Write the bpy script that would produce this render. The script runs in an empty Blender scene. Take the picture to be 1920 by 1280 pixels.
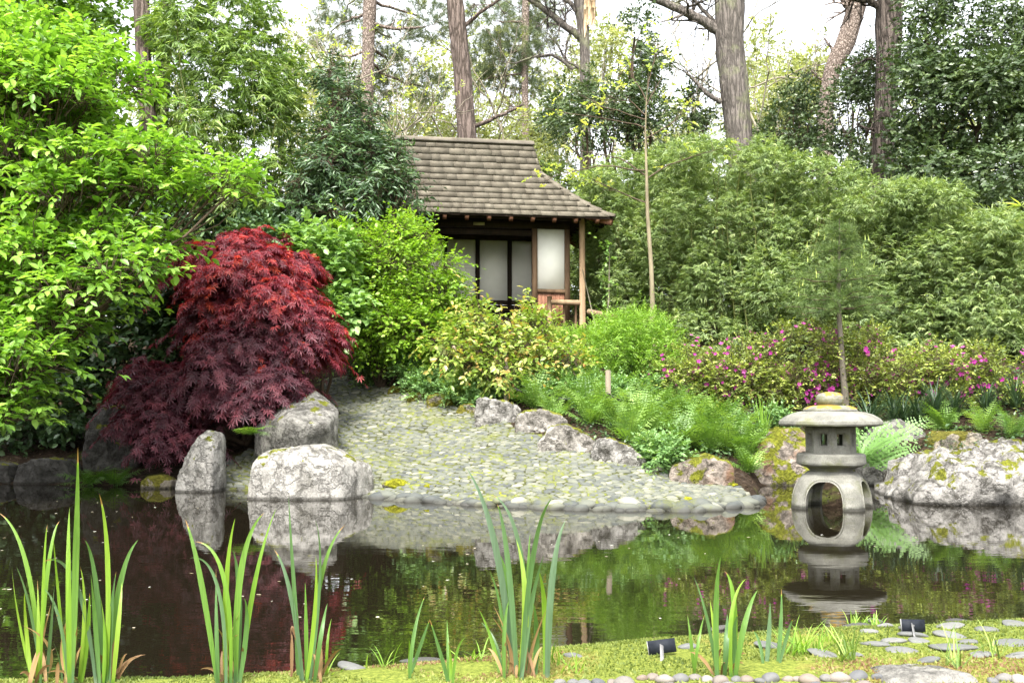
import bpy, bmesh, math
import numpy as np
from mathutils import Vector, noise as mnoise
from mathutils.bvhtree import BVHTree
R = math.radians
scene = bpy.context.scene
COL = scene.collection

# ---------------------------------------------------------------- camera
F = 1867.0; EYE = 1.0; PITCH = math.atan((765 - 640) / F)
cam_data = bpy.data.cameras.new("camera"); cam = bpy.data.objects.new("camera", cam_data); COL.objects.link(cam)
cam.location = (0, 0, EYE); cam.rotation_euler = (math.pi / 2 + PITCH, 0, 0)
cam_data.sensor_width = 36; cam_data.lens = 36 * F / 1920; cam_data.clip_start = 0.05; cam_data.clip_end = 1500
scene.camera = cam
# ---------------------------------------------------------------- sky and sun (bright thin overcast)
SUN_EL, SUN_AZ = R(56), R(191)          # azimuth clockwise from +Y: behind the camera, a little to the left
world = bpy.data.worlds.new("World"); scene.world = world; world.use_nodes = True
wn = world.node_tree.nodes; wl = world.node_tree.links; wn.clear()
sky = wn.new("ShaderNodeTexSky"); sky.sky_type = 'NISHITA'; sky.sun_disc = False
sky.sun_elevation = SUN_EL; sky.sun_rotation = SUN_AZ; sky.dust_density = 4.0; sky.air_density = 1.0; sky.ozone_density = 1.0
hsv = wn.new("ShaderNodeHueSaturation"); hsv.inputs['Saturation'].default_value = 0.18; hsv.inputs['Value'].default_value = 1.0
bg = wn.new("ShaderNodeBackground"); bg.inputs['Strength'].default_value = 0.15
wo = wn.new("ShaderNodeOutputWorld")
wl.new(sky.outputs[0], hsv.inputs['Color']); wl.new(hsv.outputs[0], bg.inputs[0]); wl.new(bg.outputs[0], wo.inputs[0])
sl = bpy.data.lights.new("sun", 'SUN'); sl.energy = 1.6; sl.angle = R(12); sl.color = (1.0, 0.96, 0.88)
so = bpy.data.objects.new("sun", sl); COL.objects.link(so)
sd = Vector((math.sin(SUN_AZ) * math.cos(SUN_EL), math.cos(SUN_AZ) * math.cos(SUN_EL), math.sin(SUN_EL)))
so.rotation_euler = sd.to_track_quat('Z', 'Y').to_euler(); so.location = sd * 40
scene.view_settings.view_transform = 'Standard'; scene.view_settings.look = 'None'
scene.view_settings.exposure = 2.15; scene.view_settings.gamma = 1.0
scene.render.engine = 'CYCLES'
cy = scene.cycles
cy.max_bounces = 9; cy.diffuse_bounces = 5; cy.glossy_bounces = 3; cy.transmission_bounces = 6; cy.transparent_max_bounces = 4
cy.use_denoising = True; cy.caustics_reflective = False; cy.caustics_refractive = False; cy.sample_clamp_indirect = 6

# ---------------------------------------------------------------- picture and terrain geometry
cP, sP = math.cos(PITCH), math.sin(PITCH)
def ray(px, py):
    xc, yc = (px - 960) / F, -(py - 640) / F
    Y = cP - sP * yc; Z = sP + cP * yc
    return xc / Y, Z / Y
def P(px, py, D):
    a, b = ray(px, py); return np.array((a * D, D, EYE + b * D))
def S(n, D): return n / F * D
FXS = [-90, -6.85, -4.28, -3.3, -1.57, -.91, .22, 1.0, 1.79, 2.45, 2.62, 3.2, 4.0, 4.7, 5.0, 5.6, 8, 90]
FYS = [13.3, 13.3, 12.8, 12.2, 11.3, 10.75, 10.2, 9.95, 9.9, 10.4, 10.8, 12.9, 13.3, 13.2, 12.3, 11.2, 10.7, 10.5]
NXS = [-90, -2, -1.2, -.66, -.25, 0, .55, 1.3, 2.5, 4, 90]
NYS = [3.78, 3.8, 3.84, 3.95, 4.08, 4.22, 4.43, 4.63, 4.85, 5.2, 6]
def sstep(x): x = np.clip(x, 0, 1); return x * x * (3 - 2 * x)
def _hash(i, j, k):
    h = (i.astype(np.int64) * 374761393 + j.astype(np.int64) * 668265263 + k.astype(np.int64) * 2147483647) & 0xFFFFFFFF
    h = ((h ^ (h >> 13)) * 1274126177) & 0xFFFFFFFF
    return ((h ^ (h >> 16)) & 0xFFFF) / 65535.0
def vnoise(p):
    p = np.asarray(p, float); i = np.floor(p); f = p - i; f = f * f * (3 - 2 * f); i = i.astype(np.int64)
    r = 0
    for a in (0, 1):
        for b in (0, 1):
            for c in (0, 1):
                w = (f[:, 0] if a else 1 - f[:, 0]) * (f[:, 1] if b else 1 - f[:, 1]) * (f[:, 2] if c else 1 - f[:, 2])
                r = r + w * _hash(i[:, 0] + a, i[:, 1] + b, i[:, 2] + c)
    return r
def fbm(p, o=4):
    s, a, t = 0, .5, 0
    p = np.asarray(p, float)
    for k in range(o):
        s = s + a * vnoise(p + 17.3 * k); t += a; a *= .5; p = p * 2.03
    return s / t
def terrain(x, y):
    x = np.asarray(x, float); y = np.asarray(y, float)
    df = y - np.interp(x, FXS, FYS); dn = np.interp(x, NXS, NYS) - y
    XL = np.where(y < 6, -9.0, -9.0 + 2.3 * sstep((y - 6) / 2))
    dl = XL - x; dr = x - 8.0
    d = np.maximum(np.maximum(df, dn), np.maximum(dl, dr))
    n = fbm(np.stack([x * .9, y * .9, x * 0], -1).reshape(-1, 3), 3).reshape(x.shape) - .5
    ks = np.array([-1.8, -1.2, -.6, 0, .6, 1.2, 1.8]); sm = np.mean([np.interp(x + k, FXS, FYS) for k in ks], 0)
    df2 = y - (np.interp(x, FXS, FYS) * (1 - sstep(df / 1.6)) + sm * sstep(df / 1.6))
    far = np.maximum(df, np.maximum(dl, dr)); f2 = np.maximum(np.maximum(df2, .15 * np.clip(df, 0, 9)), np.maximum(dl, dr))
    f = np.minimum(f2, 11.0)
    zf = .27 * f + .035 * np.clip(far - 11, 0, 80) + .28 * sstep(far / .7) * sstep((x - 2.9) / .5) + .14 * n * sstep(far / 2) * sstep((far-.2)/3)
    zn = .075 * sstep(dn / .45) + .012 * np.clip(dn, 0, 12) + .03 * n * sstep(dn)
    zin = -.7 * sstep(-d / .9) - .02
    inside = d < 0
    return np.where(inside, zin, np.where((dn > 0) & (far <= 0), zn, np.where((dn > 0) & (far > 0), np.minimum(zn + .05 * far, zf + zn), zf)) - .02 * (1 - sstep(d / .1)))
def T(x, y): return float(terrain(np.array([x]), np.array([y]))[0])
def G(px, py, lo=2.5, hi=70):
    a, b = ray(px, py)
    ys = np.linspace(lo, hi, 2600)
    dz = EYE + b * ys - np.maximum(terrain(a * ys, ys), 0)
    k = int(np.argmax(dz < 0)) if (dz < 0).any() else len(ys) - 1
    return np.array((a * ys[k], ys[k], EYE + b * ys[k]))

# ---------------------------------------------------------------- object helpers
class MB:
    def __init__(s): s.v = []; s.f = []; s.n = 0; s.t = []
    def add(s, v, f, t=None):
        v = np.asarray(v, float).reshape(-1, 3)
        for a in (f if isinstance(f, list) and len(f) and isinstance(f[0], np.ndarray) else [np.asarray(f)]):
            if len(a): s.f.append(a + s.n)
        s.v.append(v); s.n += len(v)
        s.t.append(np.broadcast_to(np.asarray(.5 if t is None else t, float), (len(v),)))
    def build(s, name, mat, parent=None, smooth=False):
        me = bpy.data.meshes.new(name)
        v = np.concatenate(s.v); me.vertices.add(len(v)); me.vertices.foreach_set("co", v.astype(np.float32).ravel())
        tot = np.concatenate([np.full(len(a), a.shape[1]) for a in s.f]); lp = np.concatenate([a.ravel() for a in s.f])
        me.loops.add(len(lp)); me.loops.foreach_set("vertex_index", lp.astype(np.int32))
        me.polygons.add(len(tot)); st = np.concatenate([[0], np.cumsum(tot)[:-1]])
        me.polygons.foreach_set("loop_start", st.astype(np.int32)); me.polygons.foreach_set("loop_total", tot.astype(np.int32))
        if smooth: me.polygons.foreach_set("use_smooth", np.ones(len(tot), bool))
        at = me.attributes.new("tint", 'FLOAT', 'POINT'); at.data.foreach_set("value", np.concatenate(s.t).astype(np.float32))
        me.update(calc_edges=True); me.validate()
        if mat: me.materials.append(mat)
        o = bpy.data.objects.new(name, me); COL.objects.link(o)
        if parent is not None:
            o.parent = parent; o.matrix_parent_inverse = parent.matrix_basis.inverted()
        return o
def tag(o, label=None, cat=None, group=None, kind=None):
    if label: o['label'] = label
    if cat: o['category'] = cat
    if group: o['group'] = group
    if kind: o['kind'] = kind
    return o
def thing(name, loc, label, cat, group=None):
    o = bpy.data.objects.new(name, None); o.location = Vector([float(c) for c in loc]); o.empty_display_size = .1; COL.objects.link(o)
    return tag(o, label, cat, group)
def nrm(a): return a / np.maximum(np.linalg.norm(a, axis=-1, keepdims=True), 1e-9)
def tube(mb, path, rad, sides=6, tint=.5, cap=True):
    path = np.asarray(path, float); n = len(path); rad = np.broadcast_to(np.asarray(rad, float), (n,))
    tg = nrm(np.gradient(path, axis=0)); ref = np.array((0, 0, 1.)) if abs(tg[:, 2]).mean() < .8 else np.array((0, 1., 0))
    a = nrm(np.cross(tg, ref)); b = np.cross(tg, a)
    th = np.arange(sides) / sides * 2 * np.pi
    v = path[:, None] + rad[:, None, None] * (np.cos(th)[None, :, None] * a[:, None] + np.sin(th)[None, :, None] * b[:, None])
    i = np.arange(n - 1)[:, None] * sides + np.arange(sides)[None]; j = np.arange(n - 1)[:, None] * sides + (np.arange(sides)[None] + 1) % sides
    q = np.stack([i, j, j + sides, i + sides], -1).reshape(-1, 4)
    fs = [q]
    if cap: fs += [np.arange(sides)[None], ((n - 1) * sides + np.arange(sides))[::-1][None]]
    mb.add(v.reshape(-1, 3), fs, tint)
def box(mb, c, s, rz=0., ax=None, tint=.5):
    c = np.asarray(c, float); h = np.asarray(s, float) / 2
    v = np.array([(x, y, z) for x in (-1, 1) for y in (-1, 1) for z in (-1, 1)], float) * h
    if ax is not None: v = v @ np.asarray(ax, float)
    elif rz: cr, sr = math.cos(rz), math.sin(rz); v = v @ np.array([[cr, sr, 0], [-sr, cr, 0], [0, 0, 1]])
    f = np.array([(0, 1, 3, 2), (4, 6, 7, 5), (0, 4, 5, 1), (2, 3, 7, 6), (0, 2, 6, 4), (1, 5, 7, 3)])
    mb.add(v + c, f, tint)
def lathe(mb, prof, c=(0, 0, 0), seg=48, sq=None, tint=.5):
    prof = np.asarray(prof, float); n = len(prof); th = np.arange(seg) / seg * 2 * np.pi
    v = np.stack([prof[:, 0, None] * np.cos(th), prof[:, 0, None] * np.sin(th), np.repeat(prof[:, 1, None], seg, 1)], -1) + np.asarray(c, float)
    i = np.arange(n - 1)[:, None] * seg + np.arange(seg)[None]; j = np.arange(n - 1)[:, None] * seg + (np.arange(seg)[None] + 1) % seg
    mb.add(v.reshape(-1, 3), [np.stack([i, j, j + seg, i + seg], -1).reshape(-1, 4)], tint)

# ---------------------------------------------------------------- material helpers
def new_mat(name):
    m = bpy.data.materials.new(name); m.use_nodes = True; nt = m.node_tree; nt.nodes.clear()
    return m, nt.nodes, nt.links
def ramp(nodes, stops):
    r = nodes.new("ShaderNodeValToRGB"); e = r.color_ramp.elements
    while len(e) > 1: e.remove(e[-1])
    for k, (p, c) in enumerate(stops):
        x = e[0] if k == 0 else e.new(p); x.position = p; x.color = (*c, 1)
    return r
def leaf_mat(name, stops, rough=.42, trans=.38, spec=.45, tmul=(1.25, 1.3, .5)):
    m, n, l = new_mat(name)
    at = n.new("ShaderNodeAttribute"); at.attribute_name = "tint"
    r = ramp(n, stops); l.new(at.outputs['Fac'], r.inputs[0])
    p = n.new("ShaderNodeBsdfPrincipled"); p.inputs['Roughness'].default_value = rough; p.inputs['Specular IOR Level'].default_value = spec
    l.new(r.outputs[0], p.inputs['Base Color'])
    mu = n.new("ShaderNodeMix"); mu.data_type = 'RGBA'; mu.blend_type = 'MULTIPLY'; mu.inputs[0].default_value = 1
    l.new(r.outputs[0], mu.inputs[6]); mu.inputs[7].default_value = (*tmul, 1)
    t = n.new("ShaderNodeBsdfTranslucent"); l.new(mu.outputs[2], t.inputs[0])
    mx = n.new("ShaderNodeMixShader"); mx.inputs[0].default_value = trans
    l.new(p.outputs[0], mx.inputs[1]); l.new(t.outputs[0], mx.inputs[2])
    o = n.new("ShaderNodeOutputMaterial"); l.new(mx.outputs[0], o.inputs[0])
    return m
def noise_node(n, l, scale, detail=4, vec=None, rough=.55):
    x = n.new("ShaderNodeTexNoise"); x.inputs['Scale'].default_value = scale; x.inputs['Detail'].default_value = detail; x.inputs['Roughness'].default_value = rough
    if vec is not None: l.new(vec, x.inputs['Vector'])
    return x
def mixc(n, l, fac, a, b, blend='MIX'):
    m = n.new("ShaderNodeMix"); m.data_type = 'RGBA'; m.blend_type = blend
    for sock, val in ((0, fac), (6, a), (7, b)):
        if isinstance(val, (int, float)): m.inputs[sock].default_value = val
        elif isinstance(val, tuple): m.inputs[sock].default_value = (*val, 1)
        else: l.new(val, m.inputs[sock])
    return m.outputs[2]
def rng_node(n, l, sock, a, b, c=0., d=1.):
    m = n.new("ShaderNodeMapRange"); l.new(sock, m.inputs[0])
    for k, v in zip((1, 2, 3, 4), (a, b, c, d)): m.inputs[k].default_value = v
    return m.outputs[0]
def mathn(n, l, op, a, b):
    m = n.new("ShaderNodeMath"); m.operation = op
    for k, v in enumerate((a, b)):
        if isinstance(v, (int, float)): m.inputs[k].default_value = v
        else: l.new(v, m.inputs[k])
    return m.outputs[0]
def finish(n, l, color, rough=.8, bump=None, bstr=.3, bdist=.02, spec=.3):
    p = n.new("ShaderNodeBsdfPrincipled"); p.inputs['Specular IOR Level'].default_value = spec
    if isinstance(color, tuple): p.inputs['Base Color'].default_value = (*color, 1)
    else: l.new(color, p.inputs['Base Color'])
    if isinstance(rough, (int, float)): p.inputs['Roughness'].default_value = rough
    else: l.new(rough, p.inputs['Roughness'])
    if bump is not None:
        b = n.new("ShaderNodeBump"); b.inputs['Strength'].default_value = bstr; b.inputs['Distance'].default_value = bdist
        l.new(bump, b.inputs['Height']); l.new(b.outputs[0], p.inputs['Normal'])
    o = n.new("ShaderNodeOutputMaterial"); l.new(p.outputs[0], o.inputs[0]); return p
def rock_mat(name, dark=(.16, .15, .13), light=(.5, .48, .45), moss=.5, mosscol=(.16, .17, .015), scale=1., crack=.6, warm=None, sh=0., streak=1.):
    m, n, l = new_mat(name)
    g = n.new("ShaderNodeNewGeometry"); pos = g.outputs['Position']
    mp = n.new("ShaderNodeMapping"); mp.inputs['Rotation'].default_value = (0, .35, .2); mp.inputs['Scale'].default_value = (1, 1, streak); l.new(pos, mp.inputs[0])
    a = noise_node(n, l, 5 * scale, 8, mp.outputs[0], .72); b = noise_node(n, l, 28 * scale, 5, pos, .7); wv = noise_node(n, l, 2.2 * scale, 4, pos)
    vn = noise_node(n, l, 2.6 * scale, 7, pos, .62); ck = mathn(n, l, 'ABSOLUTE', mathn(n, l, 'SUBTRACT', vn.outputs[0], .5), 0)
    c = ramp(n, [(.34 + sh, dark), (.45 + sh, tuple(.45 * (x + y) for x, y in zip(dark, light))), (.54 + sh, light), (.72 + sh, tuple(min(.85, x * 1.3) for x in light))]); l.new(a.outputs[0], c.inputs[0])
    col = mixc(n, l, rng_node(n, l, b.outputs[0], .52, .68, 0, .65), c.outputs[0], tuple(x * .55 for x in dark))
    if warm: col = mixc(n, l, rng_node(n, l, wv.outputs[0], .5, .62), col, warm)
    col = mixc(n, l, rng_node(n, l, ck, 0, .02, crack, 0), col, (.05, .045, .035))
    sx = n.new("ShaderNodeSeparateXYZ"); l.new(g.outputs['Normal'], sx.inputs[0])
    mn = noise_node(n, l, 3.6 * scale, 6, pos, .65)
    mf = mathn(n, l, 'ADD', mathn(n, l, 'MULTIPLY', sx.outputs[2], .16), mn.outputs[0])
    fac = rng_node(n, l, mf, .74 - .22 * moss, .78 - .22 * moss, 0, 1)
    mcol = mixc(n, l, rng_node(n, l, b.outputs[0], .35, .65), tuple(x * .45 for x in mosscol), tuple(x * 1.25 for x in mosscol))
    col = mixc(n, l, fac, col, mcol)
    # damp band where the stone meets the water
    sp = n.new("ShaderNodeSeparateXYZ"); l.new(pos, sp.inputs[0])
    wet = rng_node(n, l, mathn(n, l, 'ADD', sp.outputs[2], mathn(n, l, 'MULTIPLY', b.outputs[0], .03)), .03, .055, .75, 0)
    col = mixc(n, l, wet, col, (.025, .022, .016))
    h = mathn(n, l, 'ADD', a.outputs[0], mathn(n, l, 'MULTIPLY', b.outputs[0], .4))
    h = mathn(n, l, 'ADD', h, rng_node(n, l, ck, 0, .035, -.3, 0))
    finish(n, l, col, .85, h, 1., .08, .2); return m
def bark_mat(name, dark, light, scale=1., stretch=.22, lich=None):
    m, n, l = new_mat(name)
    tc = n.new("ShaderNodeTexCoord"); mp = n.new("ShaderNodeMapping"); mp.inputs['Scale'].default_value = (scale, scale, scale * stretch); l.new(tc.outputs['Object'], mp.inputs[0])
    a = noise_node(n, l, 6, 6, mp.outputs[0], .6)
    wp = n.new("ShaderNodeVectorMath"); wp.operation = 'MULTIPLY_ADD'; l.new(a.outputs['Color'], wp.inputs[0]); wp.inputs[1].default_value = (.25, .25, .25); l.new(mp.outputs[0], wp.inputs[2])
    v = n.new("ShaderNodeTexVoronoi"); v.feature = 'DISTANCE_TO_EDGE'; v.inputs['Scale'].default_value = 9; l.new(wp.outputs[0], v.inputs['Vector'])
    b = noise_node(n, l, 30, 4, mp.outputs[0])
    c = ramp(n, [(.3, tuple(x * .7 for x in light)), (.7, light)]); l.new(b.outputs[0], c.inputs[0])
    col = mixc(n, l, rng_node(n, l, v.outputs['Distance'], .02, .2, 1, 0), c.outputs[0], dark)
    if lich:
        w = noise_node(n, l, 1.6, 5, tc.outputs['Object']); col = mixc(n, l, rng_node(n, l, w.outputs[0], .52, .64, 0, .7), col, lich)
    finish(n, l, col, .9, v.outputs['Distance'], 1., .08, .15); return m
def plain_mat(name, a, b, scale=20, rough=.7, bstr=.25, stretch=(1, 1, 1), spec=.3, coord='Object', attr=False):
    m, n, l = new_mat(name)
    tc = n.new("ShaderNodeTexCoord"); mp = n.new("ShaderNodeMapping"); mp.inputs['Scale'].default_value = stretch; l.new(tc.outputs[coord], mp.inputs[0])
    x = noise_node(n, l, scale, 6, mp.outputs[0], .65)
    c = ramp(n, [(.32, a), (.68, b)]); l.new(x.outputs[0], c.inputs[0]); col = c.outputs[0]
    if attr:
        at = n.new("ShaderNodeAttribute"); at.attribute_name = "tint"
        rr = ramp(n, [(0, (.55, .55, .55)), (1, (1.35, 1.35, 1.35))]); l.new(at.outputs['Fac'], rr.inputs[0]); col = mixc(n, l, 1., col, rr.outputs[0], 'MULTIPLY')
    finish(n, l, col, rough, x.outputs[0], bstr, .02, spec); return m
# ---------------------------------------------------------------- foliage engine
def t_broad(w=.5, fold=.1, curl=.18):
    st = [(.3, .85), (.58, 1.), (.82, .55)]
    V = [(0, 0, 0)]
    for t, k in st:
        for sgn in (-1, 0, 1): V.append((sgn * w / 2 * k, t, abs(sgn) * fold * k - curl * t * t))
    V.append((0, 1, -curl))
    Fc = [(0, 2, 1), (0, 3, 2)]
    for a in (1, 4): Fc += [(a, a + 1, a + 4), (a, a + 4, a + 3), (a + 1, a + 2, a + 5), (a + 1, a + 5, a + 4)]
    Fc += [(7, 8, 10), (8, 9, 10)]
    return np.array(V, float), np.array(Fc)
def t_dia(w=.5, fold=.08, mid=.45, curl=.0):
    return np.array([(0, 0, 0), (-w / 2, mid, fold), (w / 2, mid, fold), (0, 1, -curl)], float), np.array([(0, 3, 1), (0, 2, 3)])
def t_palm(nl=7, w=.2):
    V, Fc = [], []
    for k in range(nl):
        a = (k - (nl - 1) / 2) / ((nl - 1) / 2) * 2.0
        L = 1 - .42 * abs(a) / 2.0
        d = np.array((math.sin(a), math.cos(a), 0)); s = np.array((d[1], -d[0], 0)); b = len(V)
        V += [d * 0, d * L * .5 + s * w / 2 * L + (0, 0, .04), d * L * .5 - s * w / 2 * L + (0, 0, .04), d * L + (0, 0, -.12)]
        Fc += [(b, b + 1, b + 3), (b, b + 3, b + 2)]
    return np.array(V, float), np.array(Fc)
def t_tuft(n=11, w=.03, seed=1):
    g = np.random.default_rng(seed); V, Fc = [], []
    for k in range(n):
        d = g.normal(size=3); d[1] = abs(d[1]) + .5; d = d / np.linalg.norm(d); s = np.cross(d, g.normal(size=3)); s /= np.linalg.norm(s); b = len(V)
        V += [s * w, -s * w, d * g.uniform(.7, 1)]; Fc += [(b, b + 1, b + 2)]
    return np.array(V, float), np.array(Fc)
def t_flower():
    V, Fc = [], []
    for k in range(5):
        a = k / 5 * 2 * np.pi; d = np.array((math.cos(a), math.sin(a), .45)); s = np.array((-math.sin(a), math.cos(a), 0)); b = len(V)
        V += [d * 0, d * .6 + s * .36, d * .6 - s * .36, d * 1.0]; Fc += [(b, b + 1, b + 3), (b, b + 3, b + 2)]
    return np.array(V, float), np.array(Fc)
BROAD, OVAL, SMALL = t_broad(), t_broad(.62, .08, .12), t_dia(.55, .07)
LANCE, NARROW = t_dia(.16, .03, .35, .1), t_dia(.26, .05, .42, .08)
PALM, TUFT, FLOWER = t_palm(7, .17), t_tuft(), t_flower()

def put(mb, tpl, pos, d, up, size, tint, wid=1.):
    V, Fc = tpl; N = len(pos)
    d = nrm(d); s = nrm(np.cross(d, up)); n = np.cross(s, d)
    size = np.broadcast_to(np.asarray(size, float), (N,)); wid = np.broadcast_to(np.asarray(wid, float), (N,))
    v = pos[:, None] + size[:, None, None] * (V[None, :, 0, None] * s[:, None] * wid[:, None, None] + V[None, :, 1, None] * d[:, None] + V[None, :, 2, None] * n[:, None])
    f = (Fc[None] + (np.arange(N) * len(V))[:, None, None]).reshape(-1, Fc.shape[1])
    mb.add(v.reshape(-1, 3), [f], np.repeat(np.broadcast_to(tint, (N,)), len(V)))
def blobs_px(lst):
    """(px, py, depth, rx px, ry px, depth radius m) -> centre, radii in metres"""
    return [(P(a, b, D), np.array((S(rx, D), rd, S(ry, D)))) for a, b, D, rx, ry, rd in lst]
def lumps(g, bl, m=5, s=.4, core=.82):
    out = []
    for c, r in bl:
        out.append((c, r * core))
        for d in nrm(g.normal(size=(m, 3)) + (0, -.3, .15)): out.append((c + d * r * g.uniform(.7, .95), r * s * g.uniform(.7, 1.3)))
    return out
def crown(g, blobs, n, inner=.5, cut=0., nscale=1.1, half=False):
    w = np.array([(r[0] * r[1] + r[1] * r[2] + r[0] * r[2]) for c, r in blobs]); w = w / w.sum()
    pp, oo = [], []
    for (c, r), k in zip(blobs, w):
        m = max(3, int(n * k)); d = nrm(g.normal(size=(m, 3)))
        if half: d[:, 2] = np.abs(d[:, 2]) * 1.0 - .15
        q = g.uniform(inner ** 3, 1, m) ** (1 / 3)
        wob = .78 + .44 * fbm(d * 1.7 + c * .37, 3)
        pp.append(c + d * r * (q * wob)[:, None]); oo.append(nrm(d / r))
    p = np.concatenate(pp); o = np.concatenate(oo)
    keep = np.ones(len(p), bool)
    if len(blobs) > 1:
        for c, r in blobs: keep &= np.linalg.norm((p - c) / r, axis=1) > inner * .55
    if cut > 0: keep &= fbm(p * nscale + 5.1, 2) > cut
    return p[keep], o[keep]
def sprays(mb, g, tpl, p, o, n=7, L=.4, size=.12, up=.15, droop=.25, spread=.9, flat=.75, fan=False, jit=.35, wid=1., tlo=0., thi=1., hang=0., twig=None, twr=.006):
    """n leaves along a shoot at each point; returns the shoots' directions"""
    M = len(p); Z = np.array((0, 0, 1.))
    d = nrm(o + Z * up + g.normal(size=(M, 3)) * jit)
    side = nrm(np.cross(d, Z + g.normal(size=(M, 3)) * .25)); st = g.uniform(tlo, thi, M)
    Ls = L * g.uniform(.55, 1.2, M) * (1 + 1.3 * (g.uniform(size=M) > .94))
    for k in range(n):
        t = (k + .6) / n * np.ones(M) + g.uniform(-.05, .05, M)
        pos = p + d * (Ls * t)[:, None] - Z * (Ls * droop * t * t)[:, None]
        if fan:
            a = (k - (n - 1) / 2) / max(1, (n - 1) / 2) * spread + g.uniform(-.25, .25, M)
            ld = d * np.cos(a)[:, None] + side * np.sin(a)[:, None]
            pos = p + d * (Ls * g.uniform(0, .5, M))[:, None]
        else:
            sg = 1 if k % 2 else -1
            ld = d * g.uniform(.35, .8, M)[:, None] + side * (sg * spread * (1.05 - .5 * t))[:, None]
        ld = ld - Z * (hang + droop * .4) + g.normal(size=(M, 3)) * .18
        u = Z * flat + o * (1 - flat) + g.normal(size=(M, 3)) * .28
        put(mb, tpl, pos, ld, u, size * g.uniform(.6, 1.15, M), np.clip(st * .65 + g.uniform(0, .35, M), 0, 1), wid)
    if twig is not None:
        e = p + d * (Ls * .95)[:, None] - Z * (Ls * droop * .9)[:, None]; b = p - o * (Ls * .5)[:, None]
        a = side * twr; c = np.cross(d, side) * twr
        v = np.stack([b + a, b - a * .5 + c, b - a * .5 - c, e], 1).reshape(-1, 3)
        f = np.array([(0, 1, 3), (1, 2, 3), (2, 0, 3)])[None] + (np.arange(M) * 4)[:, None, None]
        twig.add(v, [f.reshape(-1, 3)])
    return d
def limb(mb, g, a, b, r0, r1, wig=.08, seg=7, sides=6, sag=0.):
    a = np.asarray(a, float); b = np.asarray(b, float); t = np.linspace(0, 1, seg + 1)[:, None]; L = np.linalg.norm(b - a)
    off = np.cumsum(g.normal(size=(seg + 1, 3)), 0); off = off - off[:1] - (off[-1:] - off[:1]) * t
    path = a + (b - a) * t + off * wig * L / math.sqrt(seg) + np.array((0, 0, 1.)) * (sag * L * np.sin(t * np.pi))
    tube(mb, path, r0 + (r1 - r0) * t[:, 0], sides); return path
def branchy(mb, g, base, d, L, r, lev, tips, kids=3, ang=.6, upb=.15, seg=4):
    d = np.asarray(d, float) / np.linalg.norm(d); e = np.asarray(base) + d * L
    path = limb(mb, g, base, e, r, r * .6, .07, seg, 5 if lev > 1 else 3)
    if lev == 0: tips.append((e, d)); return
    for k in range(kids):
        q = path[int(g.integers(max(1, seg // 2), seg + 1))] if k else path[-1]
        nd = d + g.normal(size=3) * ang + np.array((0, 0, upb))
        branchy(mb, g, q, nd, L * g.uniform(.55, .8), r * .58, lev - 1, tips, kids, ang, upb, seg)
# ---------------------------------------------------------------- materials of the setting
def ground_mat():
    m, n, l = new_mat("soil_and_moss")
    g = n.new("ShaderNodeNewGeometry"); pos = g.outputs['Position']; s = n.new("ShaderNodeSeparateXYZ"); l.new(pos, s.inputs[0])
    a = noise_node(n, l, 14, 8, pos, .7); b = noise_node(n, l, 2.2, 5, pos, .6); c = noise_node(n, l, 60, 4, pos, .7)
    soil = ramp(n, [(.3, (.012, .008, .005)), (.5, (.03, .02, .013)), (.62, (.06, .042, .027)), (.75, (.12, .09, .06))]); l.new(a.outputs[0], soil.inputs[0])  # soil tones lowered so the deep shade of the bank sits in the colour
    mo = ramp(n, [(.3, (.055, .075, .012)), (.5, (.14, .17, .03)), (.7, (.23, .25, .05))]); l.new(c.outputs[0], mo.inputs[0])
    dead = ramp(n, [(.35, (.16, .09, .03)), (.65, (.34, .22, .09))]); l.new(c.outputs[0], dead.inputs[0])
    near = mixc(n, l, rng_node(n, l, b.outputs[0], .54, .66, 0, .7), mo.outputs[0], dead.outputs[0])
    far = mixc(n, l, rng_node(n, l, b.outputs[0], .58, .68, 0, .6), soil.outputs[0], mixc(n, l, .5, mo.outputs[0], (.03, .05, .01)))
    col = mixc(n, l, rng_node(n, l, s.outputs[1], 6, 7.5), near, far)
    under = rng_node(n, l, s.outputs[2], -.02, .02, 1, 0)
    col = mixc(n, l, under, col, (.02, .016, .01))
    finish(n, l, col, .95, c.outputs[0], .6, .03, .1); return m
def water_mat():
    m, n, l = new_mat("pond_water")
    g = n.new("ShaderNodeNewGeometry"); mp = n.new("ShaderNodeMapping"); mp.inputs['Scale'].default_value = (.55, 1.5, 1); l.new(g.outputs['Position'], mp.inputs[0])
    a = noise_node(n, l, 2.2, 3, mp.outputs[0]); b = noise_node(n, l, 9, 2, mp.outputs[0])
    w = noise_node(n, l, .35, 2, g.outputs['Position'])
    s = n.new("ShaderNodeSeparateXYZ"); l.new(g.outputs['Position'], s.inputs[0])
    calm = rng_node(n, l, s.outputs[1], 4.5, 9.5, 1, .22)
    h = mathn(n, l, 'ADD', a.outputs[0], mathn(n, l, 'MULTIPLY', b.outputs[0], .3))
    h = mathn(n, l, 'MULTIPLY', h, mathn(n, l, 'MULTIPLY', calm, rng_node(n, l, w.outputs[0], .35, .65, .35, 1)))
    p = finish(n, l, (.0085, .0068, .004), .012, h, .045, .045, .5); p.inputs['IOR'].default_value = 1.62
    return m
M = {}
M['ground'] = ground_mat(); M['water'] = water_mat()
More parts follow.
